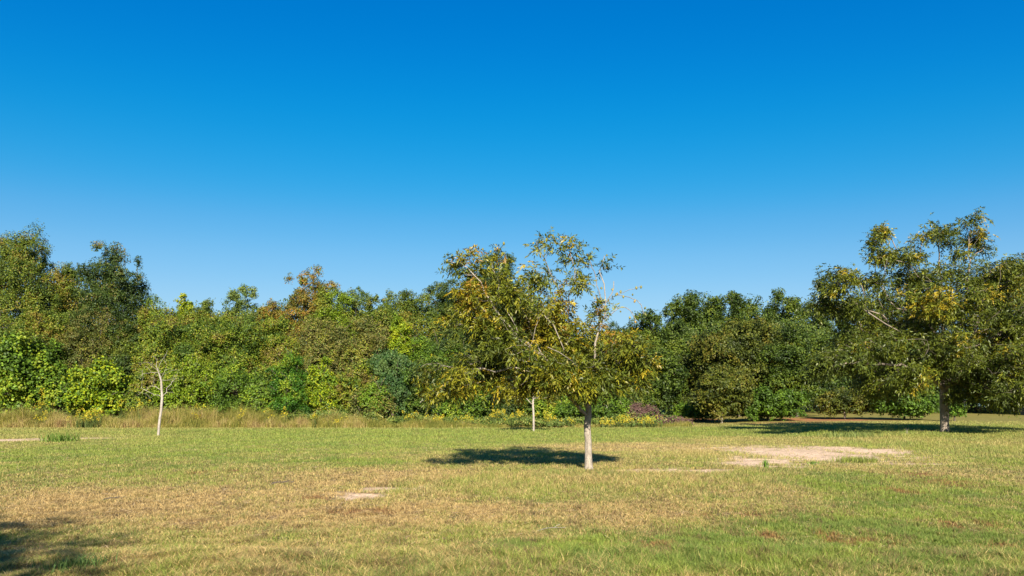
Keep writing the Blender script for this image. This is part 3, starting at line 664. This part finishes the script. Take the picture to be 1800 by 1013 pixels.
# middle row
lobed('thicket', 'olive vine thicket below the tallest tree at the left edge', S, 60, 75, 540, 67, OLIVE, low=0, wisp=10)
lobed('thicket', 'pinkish brown tangle of bare vines beside the dark hollow at the left', S, 150, 44, 548, 67, BROWN, low=0, wisp=16, leaf=(.14, .07), hole=.44)
lobed('bush', 'dark green bush in front of the dark round topped tree', S, 228, 40, 562, 67, DARK, low=0, wisp=8)
lobed('thicket', 'yellowish vine draped thicket above the bare dead tree', S, 320, 66, 568, 67, VINE, low=0, wisp=14)
lobed('thicket', 'golden olive vine thicket in the middle left of the wood', S, 405, 62, 552, 68, VINE, low=0, wisp=14)
lobed('thicket', 'green vine thicket with orange flecks below the reddish treetop', S, 482, 52, 556, 69, VINE, low=0, wisp=12)
lobed('thicket', 'greyish brown vine thicket below the grey twiggy tree', S, 575, 52, 560, 68, BROWN, low=0, wisp=16, leaf=(.14, .08))
lobed('thicket', 'brown and olive thicket left of the round yellow green crown', S, 640, 50, 556, 67, BROWN, low=0, wisp=14, leaf=(.14, .08))
lobed('small_tree', 'small round bright yellow green crown set against the olive dome tree', T, 703, 22, 557, 66, YEL[:3], low=3.5, wisp=6)
lobed('bush', 'deep green bush to the right of the round yellow green crown', S, 745, 52, 590, 67, MID, low=0, wisp=10)
lobed('bush', 'dark bush behind the left limbs of the central pecan', S, 820, 55, 575, 68, DARK, low=0, wisp=8)
lobed('bush', 'dark bush behind the centre of the central pecan', S, 905, 62, 590, 69, DARK, low=0, wisp=8)
lobed('bush', 'dark bush behind the trunk of the central pecan', S, 990, 56, 615, 69, DARK, low=0, wisp=8)
lobed('bush', 'dark green bush right of the trunk of the central pecan', S, 1065, 50, 640, 68, DARK, low=0, wisp=8)
# front row
lobed('bush', 'big mid green broad leaved bush at the left edge of the picture', S, 25, 66, 588, 63, MID, low=0, wisp=8, leaf=(.24, .17), dens=130, nl=30)
lobed('bush', 'mid green bush between the left edge bush and the yellow green bush', S, 105, 38, 640, 64, MID, low=0, wisp=6, leaf=(.2, .14), dens=160)
lobed('bush', 'bright yellow green bush at the foot of the wood left of the dead tree', S, 178, 50, 634, 61.5, YEL[:3] + MID[1:], low=0, wisp=8, leaf=(.22, .16), dens=150)
lobed('bush', 'olive bush right behind the bare dead tree', S, 262, 42, 640, 62.5, VINE, low=0, wisp=10)
lobed('bush', 'yellow flecked green bush to the right of the bare dead tree', S, 335, 46, 630, 62.5, YEL[:2] + VINE[1:4], low=0, wisp=10)
lobed('bush', 'light green leafy bush between the dead tree and the glossy green bush', S, 420, 50, 636, 62, MID, low=0, wisp=12)
lobed('bush', 'low pale green bush left of the glossy green bush', S, 462, 30, 668, 61, GREY[:2] + MID[1:], low=0, wisp=10)
lobed('bush', 'rich saturated green upright bush in front of the wood', S, 510, 34, 622, 61, GRN + MID[2:], low=0, wisp=12, leaf=(.12, .08), dens=360)
lobed('bush', 'slim yellow bush right of the rich green upright bush', S, 568, 26, 632, 61.5, YEL + MID[1:3], low=0, wisp=8)
lobed('bush', 'olive brown low bush right of the slim yellow bush', S, 628, 40, 640, 62, VINE, low=0, wisp=10)
lobed('bush', 'ferny green bush with drooping sprays left of the central pecan', S, 690, 46, 615, 63, [(.03, .075, .018, 3), (.05, .11, .026, 4), (.085, .14, .03, 2)], low=0, wisp=12, drop=True)
lobed('bush', 'bluish green bush under the left tip of the central pecan', S, 750, 40, 636, 62.5, DARK + MID[:2], low=0, wisp=10)
lobed('bush', 'green and brown low bush under the left limb of the central pecan', S, 655, 34, 676, 60.5, BROWN + MID[1:3], low=0, wisp=8)
lobed('bush', 'green bush under the middle of the left limb of the central pecan', S, 815, 44, 662, 62, MID, low=0, wisp=8)
lobed('bush', 'green bush behind the small pecan with the thin white trunk', S, 890, 46, 676, 62, DARK + MID[:2], low=0, wisp=8)
lobed('bush', 'low green bush between the thin white trunk and the central pecan trunk', S, 975, 46, 682, 61.5, MID, low=0, wisp=8)
lobed('bush', 'low green bush immediately right of the central pecan trunk', S, 1062, 42, 682, 61, GREY[:1] + MID[:3], low=0, wisp=8)
# orchard at the right
orch = dict(group='orchard trees behind the field', lob=.30, leaf=(.22, .13), dens=165, rough=.75, wisp=10, nl=40)
lobed('orchard_tree', 'dark orchard pecan leftmost of the orchard, next to the central pecan', T, 1148, 62, 548, 84, ORCH, low=.3, **orch)
lobed('orchard_tree', 'tall orchard pecan with twin tufts, second from the left of the orchard', T, 1214, 56, 517, 90, ORCH, low=.3, **orch)
lobed('orchard_tree', 'tall orchard pecan with flat tufted top in the centre of the orchard', T, 1292, 62, 513, 88, ORCH, low=.3, **orch)
lobed('orchard_tree', 'tall orchard pecan with narrow towers, left of the dip beside the big right pecan', T, 1366, 50, 509, 90, ORCH, low=.3, **orch)
lobed('orchard_tree', 'lower orchard pecan in the dip beside the big right pecan', T, 1432, 50, 532, 92, ORCH, low=1.2, **orch)
lobed('orchard_tree', 'broad olive orchard pecan standing in front of the tall central ones', T, 1300, 92, 566, 77, ORCH2, low=.7, **orch)
lobed('orchard_tree', 'shaded green orchard pecan left of the small olive pecan', T, 1150, 58, 602, 75, ORCH, low=.5, **orch)
lobed('orchard_tree', 'mid green orchard pecan between the small olive pecan and the big right pecan', T, 1400, 66, 575, 74, ORCH, low=.6, **orch)
lobed('young_pecan', 'small olive pecan with short pale trunk at the field edge before the orchard', T, 1268, 52, 642, 64, ORCH2, low=.35, leaf=(.20, .10), wisp=12, bark=M_BARK_PALE, tr_r=.12)
lobed('bush', 'dense low green bush right of the small olive pecan', S, 1350, 52, 684, 66, MID[:3], low=.1, wisp=8, leaf=(.2, .12))
lobed('bush', 'low shaded bush between the brown dead brush and the small olive pecan', S, 1222, 34, 704, 69, MID[:3], low=0, wisp=6)
lobed('young_pecan', 'low olive pecan with drooping limbs left of the big right pecan', T, 1485, 46, 684, 68, ORCH2, low=.3, wisp=10, leaf=(.2, .1), bark=M_BARK_PALE, tr_r=.1)
lobed('young_pecan', 'low mid green pecan just left of the big right trunk', T, 1590, 58, 678, 66, MID[:3], low=.25, wisp=10, leaf=(.22, .12))
lobed('young_pecan', 'small bright green sapling just right of the big right trunk', T, 1678, 20, 706, 62, GRN[1:] + MID[1:3], low=.2, wisp=5)
lobed('orchard_tree', 'orchard pecan deep behind the left half of the big right pecan', T, 1530, 70, 560, 92, ORCH, low=2.0, **orch)
lobed('orchard_tree', 'orchard pecan deep behind the trunk of the big right pecan', T, 1640, 74, 590, 97, ORCH, low=2.2, **orch)
lobed('orchard_tree', 'orchard pecan deep behind the right half of the big right pecan', T, 1760, 76, 580, 97, ORCH, low=2.2, **orch)
lobed('orchard_tree', 'rounded orchard pecan rising at the right border beside the plumes', T, 1795, 66, 452, 80, ORCH2, low=.8, **orch)
lobed('orchard_tree', 'orchard pecan beyond the right border of the field', T, 1960, 80, 470, 72, ORCH2, low=1.0, **orch)
lobed('orchard_tree', 'dark orchard pecan closing the far right behind the others', T, 1880, 80, 590, 95, ORCH, low=2.2, **orch)
# trees outside the left border
lobed('tree', 'olive tree just outside the left border', T, -90, 60, 430, 70, OLIVE, low=1, wisp=10)
lobed('bush', 'green bush just outside the left border', S, -90, 56, 600, 63, MID, low=0, wisp=6)
# ---------------- the small pecan with the thin white trunk
def small_pecan():
    bx, Y0 = gnd(938, 758); base = np.array([bx, Y0, float(gz(bx, Y0)) - .1])
    root = empty('pecan_tree', base, 'small yellowish pecan with a thin white trunk, left of the central pecan trunk', 'tree', 'pecan trees')
    q = lambda px, py, o=0: P(px, py, Y0 + o)
    s = Skel(); t = s.limb([base, q(938, 735), q(937, 712), q(937, 690), q(938, 665)], step=.3, wig=.01)
    s.limb([q(915, 692, -.3), q(900, 688, -.5)], t[-4], .3, .03); s.limb([q(955, 700, -.3), q(972, 696, -.5)], t[-5], .3, .03)
    s.limb([q(925, 660, .4), q(915, 640, .6)], t[-2], .3, .03); s.limb([q(955, 665, .4), q(965, 645, .6)], t[-2], .3, .03)
    pts = cluster_points([(905, 690, 20, 14, 40, -.4, .8), (938, 680, 30, 18, 60, 0, 1.0), (970, 692, 20, 12, 34, -.4, .8), (935, 650, 34, 22, 70, 0, 1.1)], Y0)
    ends = s.attach(list(pts), step=.3, bend=.1, kpath=.4, lock=5)
    r, _ = s.radii(.008, .068); Vv, Ff = s.mesh(r, 8); mesh_np('trunk', Vv, [Ff], M_BARK_DEAD, root, smooth_=True)
    A = np.array(s.p); E = A[ends]; D = unit(E - A[[s.par[e] for e in ends]])
    Vl, Fl, Cl = compound(E, D, pal_pick([(0.132, 0.150, 0.021, 2), (0.231, 0.225, 0.021, 3), (0.363, 0.300, 0.032, 2)], len(E)), per=4, nl=7, L=.32, ll=.18, lw=.06, spread=.15)
    mesh_np('crown', Vl, [Fl], M_PECAN, root, fcol=Cl)
small_pecan()
# ---------------- tree behind the camera whose shadow lies in the lower left corner
def shade_tree():
    global EYE
    Yc, Xc, Rc = -8.2, -7.5, 5.3
    base = np.array([Xc, Yc, float(gz(Xc, Yc)) - .05])
    root = empty('pecan_tree', base, 'pecan tree behind the viewpoint, known only by its shadow in the lower left corner', 'tree', 'pecan trees')
    s = Skel(); t = s.limb([base, base + np.array([0, 0, 1.5]), base + np.array([.1, 0, 2.8])], step=.4, wig=.02)
    top = t[-1]; pts = []
    for k in range(7):
        a = k * 2 * math.pi / 7; e = base + np.array([math.cos(a) * Rc * .7, math.sin(a) * Rc * .7, 4.5 + 2.2 * (k % 3) * .6]); s.limb([(s.p[top] + e) / 2 + np.array([0, 0, -.3]), e], top, .4, .05)
    s.limb([base + np.array([.2, 0, 5]), base + np.array([0, 0, 7.6])], top, .4, .05)
    d = rdir(1900) * rng.uniform(.3, 1, (1900, 1)) ** .5
    nz = fbm(d[:, 0] * 2.4, d[:, 1] * 2.4, d[:, 2] * 2.4, 77, 2); d = d[nz > .36]
    pts = base + np.array([0, 0, 5.5]) + d * np.array([Rc, Rc, 3.4])
    ends = s.attach(list(pts), step=.4, bend=.1, kpath=.5, lock=5)
    r, _ = s.radii(.006, .16); Vv, Ff = s.mesh(r, 8); mesh_np('trunk', Vv, [Ff], M_BARK_TWIG, root, smooth_=True)
    A = np.array(s.p); E = A[ends]; D = unit(E - A[[s.par[e] for e in ends]])
    Vl, Fl, Cl = compound(E, D, pal_pick(PAL_RIGHT, len(E)), per=6, nl=7, L=.36, ll=.22, lw=.08, spread=.35)
    mesh_np('crown', Vl, [Fl], M_PECAN, root, fcol=Cl)
shade_tree()
# ---------------- tall weeds along the foot of the wood
def weeds():
    n = 150000; px = rng.uniform(-150, 1215, n); y = rng.uniform(54.5, 61.5, n); x = (px - 900) / F * y
    edge = 55.2 + 2.2 * (fbm(x / 3, 0 * x, 0, 3) - .2); edge = edge + 1.5 * smooth(-4, 4, x)
    k = (y > edge) & (fbm(x / .7, y / .7, 0, 4, 3) > .30); x, y, edge, px = x[k], y[k], edge[k], px[k]; n = len(x)
    left = 1 - smooth(-18, -2, x)
    h = (.42 + .66 * left) * (1.7 * np.clip(fbm(x / 1.0, y / 1.4, 0, 6, 3) - .18, 0, 1) + 1.9 * np.clip(fbm(x / 3.3, y / 2, 0, 7, 2) - .42, 0, 1) + .16) * rng.uniform(.6, 1.25, n) * (.55 + .45 * smooth(0, 1.2, y - edge))
    tc = pal_pick([(.18, .20, .035, 3.4), (.33, .30, .06, 3.8), (.48, .39, .14, 3), (.38, .26, .11, .8)], n, np.clip(.42 + 1.5 * (fbm(x / 1.5, y / 1.5, 0, 8, 3) - .5) + .2 * left + rng.normal(size=n) * .2 - .05, 0, .999)) * rng.uniform(.7, 1.2, n)[:, None]
    o = blades(x, y, h, .022 * rng.uniform(.6, 1.4, n), rng.uniform(.05, .9, n), tc, name='tall_weeds')
    tag(o, 'tall dry grasses and weeds along the foot of the wood', 'weeds', kind='stuff')
    # leafy undergrowth among and behind them
    n = 150000; y = rng.uniform(55.6, 64, n); x = rng.uniform(-.78, .26, n) * y
    nz = fbm(x / 1.1, y / 1.1, 0, 14, 3); h = (.2 + 1.6 * nz) * (.30 + .75 * smooth(55.6, 61, y)) * (.6 + 1.1 * np.clip(fbm(x / 3, y / 2, 0, 16, 2) - .2, 0, 1)); k = (nz > .36 + .12 * (1 - smooth(57, 60, y))) & (y > 56.9 + 2.6 * (1 - smooth(-16, -2, x)) * fbm(x / 2, 0 * x, 0, 18, 2)) & (rng.uniform(size=n) > smooth(8, 15.5, x + 3 * fbm(x, y, 0, 17, 2)))
    p_ = np.stack([x, y, gz(x, y) + h * rng.uniform(.1, 1, n) ** .6], -1)[k]; n = len(p_)
    nrm = unit(np.array([0, -.5, .7]) + rng.normal(size=(n, 3)) * .6); ax = unit(np.cross(nrm, rng.normal(size=(n, 3)))); b_ = np.cross(nrm, ax)
    Vv = np.stack([p_ - ax * .08, p_ + b_ * .05, p_ + ax * .08, p_ - b_ * .05], 1).reshape(-1, 3)
    tc = pal_pick([(.07, .115, .02, 3), (.12, .17, .028, 3), (.19, .21, .035, 2.4), (.30, .25, .06, 1)], n, np.clip(fbm(p_[:, 0] / 1.2, p_[:, 1], 0, 15, 2) + rng.normal(size=n) * .2, 0, .999)) * rng.uniform(.7, 1.25, n)[:, None]
    o = mesh_np('undergrowth', Vv, [np.arange(n * 4).reshape(-1, 4)], M_LEAF, fcol=tc)
    tag(o, 'leafy green undergrowth between the tall weeds and the wood', 'undergrowth', kind='stuff')
weeds()
# ---------------- goldenrod
def goldenrod(px, py, wpx, hpx, Y, dens, label):
    Y = Y - 1.2; dens = dens * 1.05
    X = (px - 900) / F * Y; g = float(gz(X, Y)); top = EYE + (HOR - (py - hpx / 2)) / F * Y; w_ = wpx * Y / F / 2
    base = np.array([X, Y, g]); root = empty('goldenrod', base, label, 'goldenrod', 'goldenrod in bloom along the wood')
    n = max(5, int(dens)); x = X + rng.normal(size=n) * w_ * .55; y = Y + rng.normal(size=n) * .6; z = gz(x, y)
    H = np.clip((top + .15 - z) * rng.uniform(.55, 1.15, n), .35, None)
    tc = np.array([.10, .135, .03]) * rng.uniform(.7, 1.3, n)[:, None]
    xs = np.repeat(x, 8) + rng.normal(size=n * 8) * .05; ys = np.repeat(y, 8) + rng.normal(size=n * 8) * .05
    blades(xs, ys, np.repeat(H, 8) * rng.uniform(.5, 1.0, n * 8), np.full(n * 8, .03), rng.uniform(.02, .25, n * 8), np.repeat(tc, 8, 0), name='foliage', parent=root)
    m_ = 22; t = rng.uniform(size=(n, m_)); a = rng.uniform(0, 2 * np.pi, (n, m_)); rr = .17 * (1 - t * .75)
    p_ = np.stack([x[:, None] + np.cos(a) * rr, y[:, None] + np.sin(a) * rr, z[:, None] + H[:, None] - .12 + t * .26 - rr * .25], -1).reshape(-1, 3); k = len(p_)
    nrm = unit(np.array([0, -.5, .8]) + rng.normal(size=(k, 3)) * .5); ax = unit(np.cross(nrm, rng.normal(size=(k, 3)))); b_ = np.cross(nrm, ax)
    Vv = np.stack([p_ - ax * .04, p_ + b_ * .03, p_ + ax * .04, p_ - b_ * .03], 1).reshape(-1, 3)
    fc = pal_pick([(.55, .38, .012, 3), (.60, .50, .03, 2), (.26, .28, .03, 5)], k)
    tag(mesh_np('blossom', Vv, [np.arange(k * 4).reshape(-1, 4)], M_LEAF, root, fcol=fc), kind='stuff')
GR = [(72, 704, 22, 14, 60.5, 16, 'orange yellow goldenrod clump among shrubs near the left edge'), (153, 736, 30, 18, 57, 34, 'brightest goldenrod clump, in the dry weeds left of the dead tree'),
      (66, 737, 14, 12, 57.5, 5, 'small goldenrod clump in the dry weeds near the left edge'), (210, 706, 10, 8, 60, 4, 'small goldenrod clump below the bright yellow green bush'),
      (245, 715, 14, 8, 59.5, 5, 'goldenrod clump just left of the dead tree trunk'), (345, 725, 24, 10, 59, 8, 'goldenrod clump right of the dead tree'),
      (428, 728, 16, 10, 58.5, 5, 'goldenrod clump below the light green leafy bush'), (470, 733, 24, 12, 58, 8, 'goldenrod clump left of the rich green bush'),
      (500, 730, 12, 14, 58, 5, 'goldenrod clump at the foot of the rich green bush'), (560, 738, 18, 10, 58, 6, 'goldenrod clump at the foot of the slim yellow bush'),
      (600, 742, 20, 8, 58, 5, 'low goldenrod clump right of the slim yellow bush'), (725, 735, 30, 10, 59, 10, 'goldenrod clump left of the hanging left tip of the central pecan'),
      (765, 742, 34, 12, 58.5, 12, 'low goldenrod clump under the hanging left tip of the central pecan'), (820, 740, 34, 12, 58.5, 10, 'goldenrod clump left of the row by the thin white trunk'),
      (875, 736, 34, 16, 59, 20, 'dense goldenrod clump to the left of the thin white trunk'), (908, 736, 26, 14, 59, 16, 'goldenrod clump touching the thin white trunk on its left'),
      (960, 738, 30, 14, 59, 18, 'goldenrod clump right of the thin white trunk'), (1000, 745, 20, 8, 58.5, 5, 'small goldenrod clump left of the central pecan trunk'),
      (1068, 746, 30, 10, 58, 16, 'goldenrod clump right of the central pecan trunk'), (1098, 742, 26, 14, 58.5, 16, 'goldenrod clump left of the brown dead brush'),
      (1140, 744, 36, 12, 57.5, 20, 'goldenrod clump in front of the brown dead brush')]
for g_ in GR: goldenrod(*g_)
# ---------------- heap of brown dead brush
def brush(name, label, px, py, hw, top, Y, n=500):
    X = (px - 900) / F * Y; g = float(gz(X, Y)); H = EYE + (HOR - top) / F * Y - g; W = hw * Y / F
    base = np.array([X, Y, g]); root = empty(name, base, label, 'dead brush', 'dead brown brush at the field edge')
    s = Skel(); st = s.limb([base, base + np.array([0, 0, .3])], step=.2)
    d = rdir(n); d[:, 2] = np.abs(d[:, 2]); nz = fbm(d[:, 0] * 3, d[:, 1] * 3, d[:, 2] * 3, int(px), 2)
    pts = base + d * np.array([W, .8, H]) * (.5 + .75 * nz[:, None])
    s.attach(list(pts), step=.25, bend=.2, kpath=.3, lock=1); r, _ = s.radii(.010, .05); Vv, Ff = s.mesh(r, 4)
    m = M_BRUSH; mesh_np('twigs', Vv, [Ff], m, root)
    k = n * 9; p_ = np.repeat(pts, 9, 0) + rng.normal(size=(k, 3)) * .10; p_[:, 2] = np.maximum(p_[:, 2], g + .03)
    nrm = rdir(k); ax = unit(np.cross(nrm, rng.normal(size=(k, 3)))); b_ = np.cross(nrm, ax)
    Vl = np.stack([p_ - ax * .06, p_ + b_ * .025, p_ + ax * .06, p_ - b_ * .025], 1).reshape(-1, 3)
    mesh_np('dead_leaves', Vl, [np.arange(k * 4).reshape(-1, 4)], M_LEAF, root, fcol=pal_pick([(.16, .085, .07, 3), (.22, .13, .11, 3), (.10, .06, .05, 2)], k))
M_BRUSH = bark_mat('brush_twig', (.12, .07, .06), (.24, .16, .14), 8, .6)
brush('dead_brush', 'tallest heap of purplish brown dead brush right of the goldenrod', 1118, 725, 20, 708, 60)
brush('dead_brush', 'middle heap of purplish brown dead brush before the orchard', 1145, 735, 22, 714, 60.5)
brush('dead_brush', 'lowest heap of purplish brown dead brush beside the small olive pecan', 1185, 742, 32, 733, 60, 420)
# ---------------- distant wood closing the view between the trunks
def near_wood():
    n = 420000; Y = rng.uniform(82, 92, n); px = rng.uniform(-260, 2000, n); x = (px - 900) / F * Y
    ax_ = [-300, 0, 40, 100, 150, 200, 255, 275, 330, 380, 425, 480, 545, 600, 640, 700, 760, 800, 870, 930, 985, 1060, 1130, 1215, 1300, 1370, 1430, 1500, 1640, 1800, 2050]
    ay_ = [460, 450, 452, 500, 505, 480, 520, 556, 552, 556, 545, 552, 530, 545, 545, 542, 538, 520, 490, 515, 580, 605, 592, 575, 570, 568, 580, 595, 610, 580, 540]
    H = EYE + (HOR - np.interp(px, ax_, ay_)) / F * Y
    bump = fbm(x / 2.1, Y / 2.1, 0, 121, 3); H = (H - gz(x, Y)) * (.80 + .40 * bump)
    z = H * rng.uniform(0, 1, n) ** .7; Y2 = Y + (fbm(x / 1.8, z / 1.8, 0, 122, 3) - .5) * 6
    k = fbm(x / .9, Y2 / .9, z / .9, 123, 2) > .36; p_ = np.stack([x, Y2, gz(x, Y) + z], -1)[k]; n = len(p_); zz = (z / H)[k]
    nrm = unit(np.array([0, -.5, .6]) + rng.normal(size=(n, 3)) * .6); ax = unit(np.cross(nrm, rng.normal(size=(n, 3)))); b_ = np.cross(nrm, ax)
    Vv = np.stack([p_ - ax * .12, p_ + b_ * .08, p_ + ax * .12, p_ - b_ * .08], 1).reshape(-1, 3)
    u = np.clip(.5 + (fbm(p_[:, 0] / 3, p_[:, 1] / 3, p_[:, 2] / 3, 124, 3) - .5) * 2 + rng.normal(size=n) * .15, 0, .999)
    o = mesh_np('background_wood', Vv, [np.arange(n * 4).reshape(-1, 4)], M_LEAF, fcol=pal_pick(DARK + OLIVE[:2], n, u) * rng.uniform(.7, 1.25, n)[:, None])
    tag(o, 'dense green wood filling the gaps behind the nearer trees', 'wood', kind='stuff')
near_wood()
def distant():
    n = 200000; x = rng.uniform(-95, 120, n); y = 118 + rng.uniform(0, 8, n)
    nz = fbm(x / 5, y / 5, 0, 19, 3); H = 7.5 + 5 * nz; z = rng.uniform(0, 1, n) ** .8 * H
    y = y + (fbm(x / 2.2, z / 2.2, 0, 20, 3) - .5) * 7
    p_ = np.stack([x, y, gz(x, y) + z], -1); nrm = unit(np.array([0, -.5, .6]) + rng.normal(size=(n, 3)) * .6); ax = unit(np.cross(nrm, rng.normal(size=(n, 3)))); b_ = np.cross(nrm, ax)
    Vv = np.stack([p_ - ax * .24, p_ + b_ * .16, p_ + ax * .24, p_ - b_ * .16], 1).reshape(-1, 3)
    o = mesh_np('distant_wood', Vv, [np.arange(n * 4).reshape(-1, 4)], M_LEAF, fcol=pal_pick(ORCH, n) * rng.uniform(.7, 1.2, n)[:, None])
    tag(o, 'far dark green wood glimpsed between the orchard trunks', 'wood', kind='stuff')
distant()
# ---------------- small weeds on the field
def weed(px, py, h, wd, n, label, tint, lean=.35):
    X, Y = gnd(px, py); base = np.array([X, Y, float(gz(X, Y))]); root = None
    x = X + rng.normal(size=n) * wd * .35; y = Y + rng.normal(size=n) * wd * .35
    o = blades(x, y, h * rng.uniform(.5, 1.1, n), np.full(n, .012 * max(1, Y / 14)), rng.uniform(.1, lean * 2, n), np.array(tint) * rng.uniform(.6, 1.3, n)[:, None], name='weed')
    tag(o, label, 'weed', 'single weeds standing in the field')
weed(1346, 824, .32, .10, 60, 'upright bright green weed in front of the large sand patch', (.20, .36, .05), .25)
weed(1430, 816, .14, .22, 60, 'low broad green weed on the large sand patch', (.16, .28, .04), .6)
weed(1505, 812, .22, .8, 420, 'yellowish green grass tuft on the right of the large sand patch', (.22, .26, .05))
weed(104, 777, .60, 1.0, 220, 'bushy green weed beside the sandy strip at the left', (.16, .26, .04), .7)
weed(1495, 771, .38, 2.0, 420, 'grey green grass clump above the large sand patch', (.22, .27, .07))
weed(140, 1008, .22, .35, 260, 'long green grass tuft in the lower left shadow', (.10, .17, .04), .5)
weed(540, 985, .12, .35, 240, 'short green tuft at the bottom left of the middle', (.09, .16, .03), .5)
weed(1593, 768, .40, .05, 3, 'thin pale stalk left of the big right pecan trunk', (.35, .31, .24), .15)
def stick(px, py, L, r_, ang, label, mat):
    X, Y = gnd(px, py); z = float(gz(X, Y)) + .05; d = np.array([math.cos(ang), math.sin(ang), .06]) * L / 2; c0 = np.array([X, Y, z])
    s = Skel(); ids = s.limb([c0 - d, c0 - d * .3 + np.array([0, 0, .02]), c0 + d * .4 + np.array([0, .03, .0]), c0 + d], step=.05, wig=.004)
    s.limb([c0 + d * .5 + np.array([.02, .08, .05]) * L * 2], ids[len(ids) // 2], .05, .003)
    r = np.linspace(r_, r_ * .5, len(s.p)); Vv, Ff = s.mesh(r, 6)
    tag(mesh_np('fallen_stick', Vv, [Ff], mat, None, loc=c0, smooth_=True), label, 'stick')
stick(497, 853, .45, .014, .1, 'short dark stick lying on the dry grass left of the small sand patch', M_BARK_DARK)
stick(198, 883, .30, .010, .5, 'small dark stick on the tan grass at the left', M_BARK_DARK)
stick(970, 938, .40, .006, .4, 'thin pale straw stem lying across the grass below the central pecan', M_BARK_DEAD)
# ---------------- red clay mound under the far orchard trees
def mound():
    X, Y = (1709 - 900) / F * 92, 92.0; g = float(gz(X, Y)); n, m_ = 14, 28; VV = []; rr = 1.5; H = 1.25
    for i in range(n + 1):
        t = i / n
        for k in range(m_):
            a = 2 * math.pi * k / m_; r_ = rr * t * (1 + .25 * math.sin(3 * a + 1) + .12 * math.sin(7 * a)); z = H * (1 - t) ** 1.5 * (1 + .2 * math.sin(5 * a + 9 * t)) - .05
            VV.append((r_ * math.cos(a), r_ * math.sin(a), z))
    FF = [[i * m_ + k, i * m_ + (k + 1) % m_, (i + 1) * m_ + (k + 1) % m_, (i + 1) * m_ + k] for i in range(n) for k in range(m_)]
    me = bpy.data.meshes.new('clay_mound'); me.from_pydata(VV, [], FF); me.materials.append(bark_mat('clay', (.33, .13, .06), (.55, .27, .15), 4, .6))
    o = bpy.data.objects.new('clay_mound', me); col.objects.link(o); o.location = (X, Y, g)
    tag(o, 'small pointed mound of reddish clay on the orchard floor right of the big pecan trunk', 'mound')
mound()
